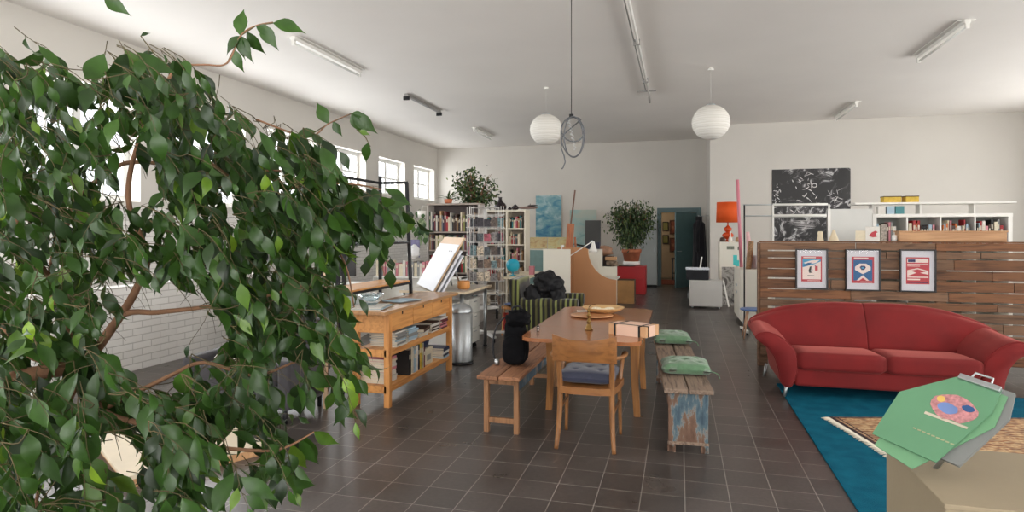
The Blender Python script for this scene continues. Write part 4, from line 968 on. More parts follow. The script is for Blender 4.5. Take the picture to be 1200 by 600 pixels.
# second worktable with metal legs, drawing boards
t = thing('worktable', 'steel-legged worktable with pale top behind the pine workbench', 'table', (-3.35, 7.0, 0))
MB().box((0, 0, .8), (.85, 1.08, .825)).build('tabletop', mat('grey laminate', srgb(178, 172, 162), .4), t, bevel=.002)
MB().box((.85, -.002, .798), (.862, 1.082, .828)).box((-.0, -.01, .798), (.862, -.002, .828)).build('edge_strip', mat('pale edge', srgb(224, 206, 178), .4), t)
for x in (.04, .8):
    for y in (.05, .98): MB().cyl((x, y, 0), (x, y, .8), .024, seg=16).build('leg', METAL, t); MB().cyl((x, y, 0), (x, y, .02), .03, seg=16).build('foot', BLACKM, t)
MB().box((.06, .03, .74), (.78, .05, .8)).box((.78, .07, .74), (.8, 1.03, .8)).build('apron', METAL, t)
for k, (x, y, lab) in enumerate(((-2.86, 7.24, 'nearer'), (-2.86, 7.7, 'deeper'))):
    t = thing('drawer_unit', f'white rolling drawer unit under the steel-legged worktable, the {lab} of two', 'drawer unit', (x, y, 0))
    MB().box((-.24, -.2, .09), (.24, .2, .68)).build('carcass', WHITEM, t, bevel=.003)
    for q in range(3):
        d = MB().box((.241, -.19, .1+q*.195), (.257, .19, .285+q*.195)).build('drawer', mat('drawer white', srgb(218, 216, 208), .4), t, bevel=.002); MB().box((.257, -.05, .24+q*.195), (.268, .05, .25+q*.195)).build('handle', METAL, d)
    for x_ in (-.19, .19):
        for y_ in (-.15, .15): MB().cyl((x_, y_-.012, .035), (x_, y_+.012, .035), .035, seg=14).box((x_-.02, y_-.02, .06), (x_+.02, y_+.02, .09)).build('caster', BLACKM, t)
t = thing('pedal_bin', 'tall brushed steel cylindrical bin at the end of the pine workbench', 'bin', (-2.56, 6.86-.0, 0))
MB().lathe([(.001, .0), (.168, .0), (.168, .03), (.001, .03)], seg=36).build('base_ring', BLACKM, t)
MB().lathe([(.155, .03), (.157, .04), (.157, .6), (.15, .6)], seg=36).build('bin_body', METAL, t)
MB().lathe([(.159, .6), (.161, .605), (.155, .64), (.13, .675), (.08, .7), (.001, .71)], seg=36).build('lid', METAL, t)
t.location = (-2.5, 6.86, 0); t.scale = (.9, .9, 1)
# drawing boards
t = thing('drawing_board', 'stack of tilted white drawing boards propped on the steel-legged worktable', 'drawing board', (0, 0, 0))
bl = at(489, 325, 8.35); br = at(508, 334.5, 7.28); tr_p = at(551, 277, 7.3); tl = at(518, 279, 8.4)
bl.z = br.z = .842
ex = (br-bl); exn = ex.normalized(); upv = ((tr_p-br)+(tl-bl))/2; upv = upv-exn*upv.dot(exn); n_ = exn.cross(upv).normalized()
if n_.y > 0: n_ = -n_
def slab(o_, w_, h_, th, off, m, name, du=0., dv=0.):
    un = upv.normalized(); a = o_+exn*du+un*dv+n_*off
    P = [a, a+exn*w_, a+exn*w_+un*h_, a+un*h_]; q = [p-n_*th for p in P]
    return MB().hexa([*q, *P][0:4]+P).build(name, m, t, bevel=.001)
Lx = ex.length; Hh = upv.length
slab(bl, Lx, Hh, .018, 0, mat('drawing board wood', srgb(206, 172, 136), .5, var=.05), 'board')
slab(bl, Lx, Hh*.86, .006, .009, mat('white foam board', srgb(222, 224, 230), .5, var=.01), 'white_sheet')
slab(bl, Lx*.98, Hh*.8, .016, -.035, mat('white foam board', None), 'spare_board', .09, -.01)
slab(bl, Lx*.98, Hh*.74, .016, -.07, mat('white foam board', None), 'spare_board', .13, -.01)
for k, u in enumerate((.70, .80)): slab(bl, .05, .012, .001, .0105, BLACKM, 'pencil_mark', Lx*u, Hh*.72)
mid = bl+ex*.5+upv*.6-n_*.12
MB().tube([bl+ex*.25+upv*.55-n_*.11, Vector((-2.98, 7.85, .83))], .012).build('prop', METAL, t)
MB().tube([bl+ex*.75+upv*.55-n_*.11, Vector((-2.72, 7.5, .83))], .012).build('prop', METAL, t)
t = thing('wooden_pot', 'round orange wooden pot under the tilted drawing boards', 'pot', (-2.66, 7.42, .827))
MB().lathe([(.001, 0), (.07, 0), (.08, .02), (.082, .09), (.075, .1), (.068, .09), (.001, .08)], seg=24).build('pot_body', wood('orange turned wood', srgb(214, 146, 78), srgb(190, 120, 60), 'Z'), t)
# armchair behind the fig
dg = mat('dark grey felt', srgb(58, 56, 60), .95, var=.1, scale=20, bump=.2, bscale=200, sheen=.2)
t = thing('armchair', 'dark grey upholstered lounge chair half hidden behind the large fig tree', 'armchair', (-3.5, 4.55, 0), .04); t.scale = (1, .75, 1)
MB().box((-.5, -.42, .12), (.5, .42, .3)).build('seat_base', dg, t, bevel=.03, seg=3)
soft_block(-.38, .38, -.42, .3, .3, .46, .3, .44, .05).build('seat_cushion', dg, t)
for s in (-1, 1): MB().box((s*.5, -.44, .12), (s*.385, .4, .52)).build('armrest', dg, t, bevel=.035, seg=4)
MB().hexa([(-.5, .28, .3), (.5, .28, .3), (.5, .44, .3), (-.5, .44, .3), (-.5, .36, .78), (.5, .36, .78), (.5, .48, .78), (-.5, .48, .78)]).build('backrest', dg, t, bevel=.04, seg=4)
for x in (-.42, .42):
    for y in (-.35, .35): MB().cyl((x, y, 0), (x, y, .12), .018, .022).build('leg', BLACKM, t)
o = MB().tube(smooth_path([(-.1+.1*math.cos(a), .09*math.sin(a), .02+.015*math.sin(3*a)) for a in [k*.7 for k in range(14)]], 4), .008, 8).build('white_cable', WHITEM, None, loc=(-3.6, 4.4, .48)); tag(o, 'loose loops of white cable lying on the dark grey lounge chair', 'cable')
# black shoe rack poles near white bricks
t = thing('wire_stand', 'thin black metal stand in front of the white brick wall behind the fig', 'stand', (-5.6, 6.7, 0))
for (x, y) in ((0, 0), (.4, 0), (0, 1.2), (.4, 1.2)): MB().cyl((x, y, 0), (x, y, 1.2), .012).build('post', BLACKM, t)
for z in (.3, .75, 1.19): MB().tube([(0, 0, z), (.4, 0, z), (.4, 1.2, z), (0, 1.2, z), (0, 0, z)], .008).build('rail', BLACKM, t)
MB().box((.0, .0, .3), (.4, 1.2, .31)).build('shelf', wl, t)
# low plywood platform
ply = mat('pale birch plywood', srgb(214, 200, 176), .6, var=.06, scale=5)
t = thing('plywood_platform', 'pale plywood low platform lying on the tiles under the fig tree', 'platform', (-2.8, 3.66, 0), math.radians(180+30))
t.rotation_euler.z = 0
c0, c1, c2, c3 = Vector((-2.79, 3.68, 0)), Vector((-3.22, 2.95, 0)), Vector((-4.08, 3.47, 0)), Vector((-3.65, 4.17, 0))
q = [c-Vector((-2.8, 3.66, 0)) for c in (c0, c1, c2, c3)]
MB().hexa([(p.x*.97-.0, p.y*.97, .0) for p in q]+[(p.x*.97, p.y*.97, .05) for p in q]).build('plinth_frame', wl, t)
MB().hexa([(p.x, p.y, .05) for p in q]+[(p.x, p.y, .075) for p in q]).build('board', ply, t, bevel=.002)
# grey bookcase
gbm = mat('grey-brown laminate', srgb(150, 138, 128), .5, var=.06, scale=8)
BXa, BXb, BY0 = -4.27, -3.3, 10.0
t = thing('bookcase', 'tall grey bookcase full of books behind the drawing boards', 'bookcase', (0, 0, 0))
MB().box((BXa, BY0, 0), (BXa+.03, BY0+.29, 2.02)).build('side_panel', mat('bookcase side', srgb(176, 170, 164), .5), t, bevel=.002); MB().box((BXb-.03, BY0, 0), (BXb, BY0+.29, 2.02)).build('side_panel', mat('bookcase side', None), t, bevel=.002)
MB().box((BXa-.0, BY0-.004, 2.02), (BXb, BY0+.295, 2.05)).build('top_panel', gbm, t, bevel=.002); MB().box((BXa+.03, BY0+.28, .05), (BXb-.03, BY0+.29, 2.02)).build('back_panel', mat('dark back', srgb(84, 74, 72), .7), t)
bc = ['white', 'cream', 'grey', 'dark brown', 'black', 'maroon', 'red', 'green', 'olive', 'navy', 'tan', 'grey', 'black', 'maroon', 'dark brown', 'grey']
for k, z in enumerate((.05, .45, .85, 1.24, 1.56)):
    MB().box((BXa+.03, BY0+.003, z-.025), (BXb-.03, BY0+.28, z)).build('shelf', gbm, t)
    if k >= 1: bookrow(BXa+.035, BXb-.03, BY0+.02, z+.0005, .24 if k > 2 else .25, .3 if k < 3 else (.27 if k == 3 else .36), f'on {["bottom", "fourth", "third", "second", "top"][k]} shelf of the tall grey bookcase', bc, .016, .04, .22, fill=.97)
# white cell shelf with globe desk
KX0, KX1, KY = -4.1, -3.14, 12.5
t = thing('shelving_unit', 'tall white celled shelving unit between grey bookcase and blue painting', 'shelving unit', (0, 0, 0))
wk2 = mat('ivory lacquer', srgb(228, 220, 202), .45, var=.02)
xs = [KX0, KX0+.56, KX1]
for x in xs: MB().box((x, KY, 0), (x+.035, KY+.38, 1.98)).build('upright', wk2, t, bevel=.002)
MB().box((KX0, KY-.002, 1.98), (KX1+.035, KY+.382, 2.02)).build('top_panel', wk2, t, bevel=.002); MB().box((KX0+.03, KY+.37, .02), (KX1, KY+.379, 1.98)).build('back_panel', mat('ivory backing', srgb(176, 164, 150), .7), t)
cc = ['white', 'maroon', 'black', 'pink', 'cream', 'red', 'teal', 'grey', 'dark brown', 'tan']
for k in range(5):
    z = 1.98-.345*(k+1)
    for i in (0, 1):
        MB().box((xs[i]+.035, KY+.002, z-.02), (xs[i+1], KY+.37, z)).build('shelf', wk2, t)
        if k < 4: bookrow(xs[i]+.045, xs[i+1]-.01, KY+.06, z+.0005, .16, .27, f'in {ORD[k]} cell down {"left" if i == 0 else "right"} column of ivory shelving', cc, .015, .045, .18, fill=R.choice([.9, .75, .6]))
dk = mat('near black glaze', srgb(40, 30, 34), .25, var=.1)
o = MB().lathe([(.001, 0), (.1, 0), (.13, .03), (.14, .08), (.11, .14), (.05, .19), (.035, .25), (.045, .28), (.04, .28), (.001, .24)], seg=26).build('vase', dk, None, loc=(-3.72, 12.7, 2.021)); tag(o, 'dark round vase with narrow neck on top of the ivory shelving', 'vase')
for k, (x, r, lab) in enumerate(((-3.5, .045, 'tiny'), (-3.38, .08, 'small'))):
    o = MB().lathe([(.001, 0), (r*.6, 0), (r, r*.5), (r*.95, r*.8), (r*.4, r*1.3), (.001, r*1.6)], seg=18).build('lidded_pot', dk, None, loc=(x, 12.68, 2.021)); tag(o, lab+' dark lidded pot beside the round vase on the ivory shelving', 'pot')
t = thing('driftwood_ornament', 'long dark driftwood ornament on top of the ivory shelving', 'ornament', (-3.02+.0, 12.66, 2.021))
MB().loft(lump(-.08, 0, .045, .22, .05, .03, 2, .2, 5, 14, 10, seed=5)).build('driftwood_body', mat('driftwood', srgb(128, 106, 98), .8), t); MB().loft(lump(.02, 0, .09, .12, .03, .016, 2, .2, 5, 12, 8, seed=9)).build('dark_shell', dk, t); MB().tube([(-.06, 0, .07), (-.02, 0, .13)], .006).build('twig', dk, t)
# desk with globe
t = thing('desk', 'long pale-topped desk between the white shelving and the striped armchair', 'desk', (-3.2, 10.45, 0))
MB().box((0, 0, .72), (.62, 1.75, .75)).build('desktop', mat('cream desktop', srgb(226, 212, 184), .35), t, bevel=.003)
for x in (.04, .55):
    for y in (.05, 1.66): MB().box((x, y, 0), (x+.04, y+.04, .72)).build('leg', BLACKM, t)
t = thing('globe', 'turquoise globe on a small foot standing on the pale desk', 'globe', (-2.95, 10.9, .75))
MB().lathe([(.001, 0), (.06, 0), (.06, .01), (.015, .02), (.012, .07), (.001, .07)], seg=20).build('foot', mat('turquoise foot', srgb(50, 150, 170), .4), t)
MB().loft(lump(0, 0, .19, .125, .125, .125, 2, .0, 3, 28, 18)).build('globe_ball', mat('turquoise globe', srgb(30, 168, 196), .35, var=.12, scale=6), t)
for k, (x, y, c, w_, h_, lab) in enumerate(((-2.72, 11.2, 'pink', .09, .16, 'pink upright box on the pale desk right of the turquoise globe'), (-3.1, 11.3, 'grey', .14, .2, 'grey file box on the pale desk behind the turquoise globe'), (-3.13, 10.6, 'black', .12, .06, 'low black box at the near corner of the pale desk'))):
    o = MB().box((0, 0, 0), (w_, .1, h_)).build('file_box', pm(c), None, bevel=.003, loc=(x, y, .751)); tag(o, lab, 'box')
def bag(x, y, z, w_, h_, d_, m, label):
    t = thing('tote_bag', label, 'bag', (x, y, z))
    MB().loft(lump(0, 0, h_/2, w_/2, d_/2, h_/2, 3, .12, 4, 20, 12, seed=x, flatb=True)).build('bag_body', m, t)
    MB().tube(smooth_path([(-w_*.25, -d_*.2, h_*.85), (-w_*.2, -d_*.2, h_*1.25), (w_*.2, -d_*.2, h_*1.25), (w_*.25, -d_*.2, h_*.85)], 6), .008).build('handle', m, t)
linen = mat('beige linen', srgb(168, 152, 124), .9, var=.12, scale=15, bump=.3)
bag(-2.62, 10.2, 0, .34, .42, .22, linen, 'beige linen bag on the floor in front of the pale desk')
bag(-2.2, 10.35, 0, .3, .38, .2, mat('dark canvas', srgb(58, 52, 56), .9, var=.2), 'dark canvas bag on the floor beside the beige linen one')
# stool / chair with blue pad
t = thing('wooden_chair', 'low wooden chair with blue seat pad beside the postcard rack', 'chair', (-2.32, 8.95, 0), -.35)
cw2 = wood('honey beech', srgb(190, 134, 78), srgb(164, 108, 58), 'Z', .4)
MB().prism(rrect(-.21, -.2, .21, .2, .04), .40, .44, 'XY').build('seat', cw2, t, bevel=.006)
for sx in (-1, 1):
    for sy in (-1, 1): MB().bar((sx*.19, sy*.18, 0), (sx*.17, sy*.16, .4), .024, w1=.034, h1=.034).build('leg', cw2, t, bevel=.003)
    MB().bar((sx*.18, -.16, .3), (sx*.18, .16, .3), .018, .03).build('stretcher', cw2, t)
MB().bar((-.17, -.17, .3), (.17, -.17, .3), .018, .03).build('stretcher', cw2, t)
o = MB().pillow((0, 0, 0), (.38, .36, .05), [], 14, puff=.35).build('seat_pad', mat('slate blue pad', srgb(84, 98, 134), .9, var=.08), None, loc=(-2.32, 8.95, .467), rz=-.35); tag(o, 'slate blue pad on the low wooden chair by the postcard rack', 'cushion')
o = MB().loft([[(-.05+.1*k/6, -.035-.012*math.sin(k*1.4+j*.3), .33-.036*j*(1+.03*k)) for k in range(7)]+[(.05-.1*k/6, -.05-.012*math.sin((6-k)*1.4+j*.3), .33-.036*j*(1+.03*(6-k))) for k in range(7)] for j in range(8)]).build('red_towel', mat('red checked cloth', srgb(166, 56, 48), .9, var=.3, scale=40), None, loc=(-2.32-.12, 8.95-.19, .03), rz=-.35); tag(o, 'red cloth hanging from the rung of the low wooden chair', 'towel')
# postcard rack
wire = mat('white wire', srgb(226, 224, 220), .4)
t = thing('postcard_rack', 'white wire postcard rack on casters filled with small colourful cards', 'display rack', (-2.72, 8.5, 0), .3)
MB().cyl((0, 0, .1), (0, 0, 1.9), .018).build('pole', wire, t)
for a in range(4):
    ca, sa = math.cos(a*PI/2+.4), math.sin(a*PI/2+.4)
    MB().bar((0, 0, .1), (ca*.36, sa*.36, .075), .05, .03).build('foot', wire, t); MB().cyl((ca*.34-.012, sa*.34, .03), (ca*.34+.012, sa*.34, .03), .03, seg=12).build('caster', BLACKM, t)
ck = [mat('card '+n_, srgb(*c), .6, var=.75, scale=40) for n_, c in (('dark', (52, 48, 54)), ('slate', (74, 80, 84)), ('red', (150, 74, 86)), ('teal', (96, 120, 124)), ('cream', (190, 176, 156)), ('sepia', (120, 98, 82)), ('mono', (118, 114, 112)), ('umber', (84, 72, 66)))]
for f in range(4):
    a = f*PI/2+.15; M_ = Matrix.Rotation(a, 4, 'Z')
    for z in (.5, .66, .84, 1.02, 1.2, 1.4, 1.6, 1.78):
        b = MB(); b.M = M_; b.tube([(-.24, -.2, z), (.24, -.2, z)], .004, 5).tube([(-.24, -.25, z+.02), (.24, -.25, z+.02)], .003, 5).tube([(-.24, -.2, z), (-.24, -.25, z+.02)], .003, 5).tube([(.24, -.2, z), (.24, -.25, z+.02)], .003, 5).build('wire_shelf', wire, t)
    for x in (-.24, .0, .24):
        b = MB(); b.M = M_; b.tube([(x, -.195, .4), (x, -.195, 1.92)], .004, 5).build('wire_upright', wire, t)
    if f == 2: continue
    for r_, z in enumerate((.5, .84, 1.02, 1.2, 1.4, 1.6)):
        for c_ in range(5):
            if z < .8 and R.random() < .5: continue
            x = -.196+.098*c_; h_ = R.uniform(.12, .165); w_ = R.uniform(.075, .095)
            b = MB(); b.M = M_; b.hexa([(x-w_/2, -.225, z+.012), (x+w_/2, -.225, z+.012), (x+w_/2, -.215, z+.012), (x-w_/2, -.215, z+.012), (x-w_/2, -.212, z+h_), (x+w_/2, -.212, z+h_), (x+w_/2, -.2, z+h_), (x-w_/2, -.2, z+h_)]); b.build('postcard', R.choice(ck[:3]+ck) if z > 1.1 else R.choice(ck[3:]), t)
for z in (.45, 1.9): MB().lathe([(.2, 0), (.21, .004), (.2, .008)], (0, 0, z), 24).tube([(-.2, 0, z), (.2, 0, z)], .005).tube([(0, -.2, z), (0, .2, z)], .005).build('wire_ring', wire, t)
# striped armchair with jacket
def stripes(name, axis='X', sc=12.):
    m, t_, b = nt(name)
    tc = N(t_, 'ShaderNodeTexCoord'); wv = N(t_, 'ShaderNodeTexWave', bands_direction=axis, Scale=sc, Distortion=.25); wv.inputs['Detail'].default_value = 0; t_.links.new(tc.outputs['Object'], wv.inputs['Vector'])
    w2 = N(t_, 'ShaderNodeTexWave', bands_direction=axis, Scale=sc*.37); t_.links.new(tc.outputs['Object'], w2.inputs['Vector'])
    c1 = ramp(t_, wv.outputs['Fac'], [(.35, srgb(30, 26, 24)), (.5, srgb(58, 52, 36)), (.62, srgb(104, 110, 56)), (.85, srgb(128, 134, 76))])
    c2 = ramp(t_, w2.outputs['Fac'], [(.4, (.45, .4, .38)), (.6, (1, 1, 1))])
    mx = N(t_, 'ShaderNodeMixRGB', blend_type='MULTIPLY'); mx.inputs[0].default_value = 1; t_.links.new(c1, mx.inputs[1]); t_.links.new(c2, mx.inputs[2])
    t_.links.new(mx.outputs[0], b.inputs['Base Color']); b.inputs['Roughness'].default_value = .9; b.inputs['Sheen Weight'].default_value = .3
    return m
st = stripes('green and black stripe', 'X', 5.); 
t = thing('armchair', 'green and black striped armchair behind the dining table with a black jacket on it', 'armchair', (-1.62, 8.05, 0), .05)
MB().box((-.36, -.38, .08), (.36, .42, .36)).build('seat_base', st, t, bevel=.03, seg=3)
soft_block(-.28, .34, -.24, .3, .36, .48, .36, .46, .045).build('seat_cushion', st, t)
for y0 in (-.42, .32): MB().box((-.36, y0, .08), (.36, y0+.13, .64)).cyl((-.37, y0+.065, .63), (.37, y0+.065, .63), .078).build('armrest', st, t, bevel=.01)
MB().hexa([(-.46, -.36, .08), (-.3, -.36, .08), (-.3, .4, .08), (-.46, .4, .08), (-.54, -.36, .94), (-.4, -.36, .94), (-.4, .4, .94), (-.54, .4, .94)]).build('backrest', st, t, bevel=.03, seg=4)
for x in (-.38, .3):
    for y in (-.36, .36): MB().cyl((x, y, 0), (x, y, .09), .02, .026).build('leg', BLACKM, t)
jk = mat('black padded jacket', srgb(20, 20, 23), .6, var=.25, scale=8, bump=.3, bscale=20, spec=.3)
t = thing('jacket', 'black padded jacket thrown over the striped armchair', 'jacket', (-1.68, 7.86, .70), .1); t.scale = (.9, .9, .95)
def fold(rings, amp, fx, fz, seed):
    out = []
    for ring in rings:
        c = sum((Vector(p) for p in ring), Vector())/len(ring); q = []
        for p in ring:
            p = Vector(p); n1 = 1-2.4*abs(noise.noise(Vector((p.x*fx+seed, p.y*fx, p.z*fz+p.x*4)))); q.append(tuple(c+(p-c)*(1+amp*n1)))
        out.append(q)
    return out
MB().loft(fold(lump(.04, 0, .17, .20, .22, .17, 2.3, .28, 3.5, 60, 40, seed=1), .13, 9, 3.5, 2)).build('jacket_body', jk, t)
MB().loft(fold(lump(-.17, -.1, .03, .12, .13, .14, 2.2, .25, 4, 40, 26, seed=4), .14, 10, 4, 5)).build('sleeve', jk, t)
MB().loft(fold(lump(.18, -.14, .01, .11, .1, .16, 2.2, .25, 4, 40, 26, seed=6), .14, 10, 4, 8)).build('sleeve', jk, t)
MB().loft(fold(lump(-.02, .0, .3, .12, .12, .05, 2.2, .3, 4, 36, 20, seed=11), .14, 12, 5, 3)).build('hood', jk, t)
# ================================================================ middle and far objects
mdf = mat('orange mdf board', srgb(182, 128, 84), .6, var=.03, scale=3)
mdf_e = mat('pale mdf edge', srgb(218, 184, 150), .6)
whb = mat('white melamine', srgb(226, 222, 210), .5, var=.01)
t = thing('booth_desk', 'brown fibreboard desk with a concave cut side panel and white inner walls', 'desk', (-2.14, 11.0, 0))
arc = [(1.06, .72)]+[(1.06-.52*math.sin(a)-.0, 1.25-.53*math.cos(a)+.0) for a in [PI/2*k/14 for k in range(15)]]
arc = [(1.06, 0), (1.06, .70)]+[(1.06-.5*math.sin(a), 1.24-.54*math.cos(a)) for a in [PI/2*k/14 for k in range(15)]]+[(.5, 1.27), (.285, 1.27), (.285, 0)]
b = MB(); sx_ = [(1.06, .70)]+arc[3:17]+[(.5, 1.27), (.285, 1.27)]
for (u0, v0), (u1, v1) in zip(sx_[:-1], sx_[1:]):
    if abs(u0-u1) > 1e-4: b.hexa([(u1, 0, 0), (u0, 0, 0), (u0, .025, 0), (u1, .025, 0), (u1, 0, v1), (u0, 0, v0), (u0, .025, v0), (u1, .025, v1)])
b.build('side_panel', mdf, t)
MB().box((0, .0, 0), (.28, .025, 1.27)).build('narrow_panel', mdf, t, bevel=.0015)
eb = [(1.063, 0), (1.063, .70)]+arc[3:17]
MB().loft([[(u-.003, -.001, v+.003), (u+.003, -.001, v+.003), (u+.003, .026, v+.003), (u-.003, .026, v+.003)] for u, v in eb], smooth=False).build('edge_band', mdf_e, t)
MB().box((0, .025, 0), (.02, 1.0, 1.24)).box((.02, .98, .0), (.70, 1.0, 1.22)).box((.70, .98, .0), (.98, 1.0, .88)).build('inner_wall', whb, t)
MB().box((.02, .03, .68), (1.04, .98, .705)).build('desktop', whb, t)
MB().box((.3, .5, .705), (.68, .52, 1.0)).build('divider', whb, t)
# lamp clamped on the narrow panel
t = thing('desk_lamp', 'white long-armed desk lamp clamped to the brown fibreboard desk', 'lamp', (-2.05, 11.02, 1.295))
p0 = Vector((0, 0, 0)); p1 = at(657, 307, 10.98)-Vector(t.location); p2 = at(694, 283, 11.1)-Vector(t.location)
MB().box((-.025, -.03, -.024), (.025, .05, .02)).build('clamp', WHITEM, t)
MB().tube([(0, -.03, .0), p1+Vector((0, 0, .0))], .008).tube([p1, p2], .009).build('arm', WHITEM, t)
MB().cyl(p1-Vector((0, .015, 0)), p1+Vector((0, .015, 0)), .018).cyl(p2-Vector((0, .015, 0)), p2+Vector((0, .015, 0)), .02).build('joint', METAL, t)
MB().lathe([(.02, .0), (.028, -.03), (.04, -.08), (.062, -.14), (.085, -.19), (.08, -.19), (.056, -.14), (.034, -.08), (.001, -.04)], (p2.x+.02, p2.y, p2.z-.0), 26).build('lamp_shade', WHITEM, t)
p = at(694, 298, 11.7)
o = MB().box((-.11, -.09, 0), (.11, .09, .13)).box((-.113, -.093, .13), (.113, .093, .15)).build('navy_box', mat('navy card', srgb(40, 42, 62), .6), None, bevel=.003, loc=(p.x, 11.98-.0, 1.2405)); o.location = (-1.6, 11.965, 1.2212); tag(o, 'navy blue lidded box on the inner wall of the brown fibreboard desk', 'box'); o.scale = (1, .9, .9)
# white cabinet crowded with stuff
t = thing('drawer_cabinet', 'white drawer cabinet crowded with bags and boxes beside the fibreboard desk', 'cabinet', (-1.87, 12.3, 0))
MB().box((0, 0, 0), (.62, .6, .86)).build('carcass', whb, t, bevel=.003)
for k in range(3): d = MB().box((.01, -.016, .04+.27*k), (.61, -.001, .29+.27*k)).build('drawer', WHITEM, t, bevel=.002); MB().box((.26, -.026, .16+.27*k), (.36, -.016, .175+.27*k)).build('handle', BLACKM, d)
brl = mat('tan leather', srgb(150, 112, 88), .6, var=.2, scale=12)
dkb = mat('dark basket', srgb(58, 46, 42), .8, var=.4, scale=40, bump=.5, bscale=60)
o = MB().loft(lump(0, 0, .1, .19, .15, .1, 2.4, .25, 5, 22, 12, seed=2, flatb=True)).build('leather_bag', brl, None, loc=(-1.5, 12.62, 1.062)); tag(o, 'tan leather bag on top of the dark heap on the white drawer cabinet', 'bag')
o = MB().box((-.2, -.15, 0), (.2, .15, .19)).box((-.21, -.16, .17), (.21, .16, .2)).build('dark_crate', dkb, None, bevel=.006, loc=(-1.5, 12.62, .861)); tag(o, 'dark woven crate on the white drawer cabinet under the leather bag', 'crate')
o = MB().loft(lump(0, 0, .06, .12, .1, .06, 2.6, .3, 6, 20, 12, seed=12, flatb=True)).build('cloth_bundle', mat('black and cream cloth', srgb(120, 104, 88), .9, var=.7, scale=18), None, loc=(-1.3, 12.42, .861)); tag(o, 'black and cream cloth bundle on the front of the white drawer cabinet', 'cloth')
o = MB().box((-.11, -.06, 0), (.11, .06, .07)).build('tan_box', card, None, bevel=.003, loc=(-1.25, 12.36+.0, .0)); o.location = (-1.32, 12.42, .985); tag(o, 'flat tan box lying on the cloth bundle of the white drawer cabinet', 'box')
o = MB().loft(lump(0, 0, .04, .1, .07, .04, 2.6, .3, 6, 18, 10, seed=15, flatb=True)).build('white_cloth', mat('white cloth', srgb(214, 210, 204), .9), None, loc=(-1.62, 12.4, .861)); tag(o, 'small white folded cloth on the white drawer cabinet', 'cloth')
# cardboard box, red cabinet
t = thing('open_crate', 'brown open-sided wooden crate on the floor in front of the red cabinet', 'crate', (-1.38, 13.5, 0), .0)
MB().box((0, 0, .0), (.44, .018, .5)).build('front_panel', mat('golden board', srgb(176, 130, 78), .6), t, bevel=.002)
MB().box((.425, .018, 0), (.44, .5, .5)).box((0, .018, 0), (.015, .5, .5)).box((.015, .018, 0), (.425, .5, .02)).box((.015, .48, 0), (.425, .5, .5)).build('side_panel', mat('dark umber board', srgb(84, 64, 48), .7), t)
red = mat('glossy red lacquer', srgb(168, 16, 24), .35, var=.04)
t = thing('red_cabinet', 'glossy red low cabinet carrying the potted tree near the teal door', 'cabinet', (-1.56, 15.5, 0))
MB().box((0, 0, 0), (.75, .7, .70)).build('carcass', red, t, bevel=.006)
MB().box((.02, -.018, .4), (.73, -.001, .68)).build('drawer', red, t, bevel=.003); MB().box((.02, -.018, .03), (.73, -.001, .385)).build('drawer', red, t, bevel=.003)
MB().box((-.01, -.03, .70), (.5, .3, .712)).build('dark_tray', mat('dark tray', srgb(70, 44, 40), .5), t)
o = MB().lathe([(.001, 0), (.08, 0), (.11, .02), (.105, .02), (.07, .008), (.001, .008)], seg=20).build('brass_dish', brass, None, loc=(-1.47, 15.52, .713)); tag(o, 'small brass dish on the red cabinet in front of the pot', 'dish')
terra = mat('terracotta', srgb(176, 104, 72), .85, var=.15, scale=8, bump=.2)
def leafshape(b, p, d, up, L, W, curl=.15, fold=.25, tint=0., seg=5, tip=.25, sm=True):
    """one pointed leaf: p base, d direction, up surface normal"""
    d = d.normalized(); r = d.cross(up)
    if r.length < 1e-3: r = d.cross(Vector((1, .2, 0)))
    r.normalize(); u = r.cross(d).normalized()
    prof = {7: (.04, .55, .93, 1., .8, .42, .13, 0.), 5: (0.02, .62, 1., .72, .22, .0), 3: (.05, 1., .6, .0), 2: (.1, 1., 0.)}[seg]
    rows = []; q = p.copy(); dd = d.copy()
    for i in range(seg+1):
        w = prof[i]*W/2; f = fold*w
        rows.append((q-r*w+u*f, q.copy(), q+r*w+u*f))
        ang = curl/seg*(1+1.6*(i/seg))
        dd = (dd*math.cos(ang)-u*math.sin(ang)).normalized(); u = r.cross(dd).normalized()
        q = q+dd*L/seg
    o = len(b.v)
    for a_, c_, e_ in rows: b.v += [tuple(a_), tuple(c_), tuple(e_)]
    for i in range(seg):
        k = o+3*i
        b.f += [(k, k+1, k+4, k+3), (k+1, k+2, k+5, k+4)]; b.mi += [0, 0]; b.sm += [sm, sm]
        if b.tint is not None: b.tint += [tint, tint]
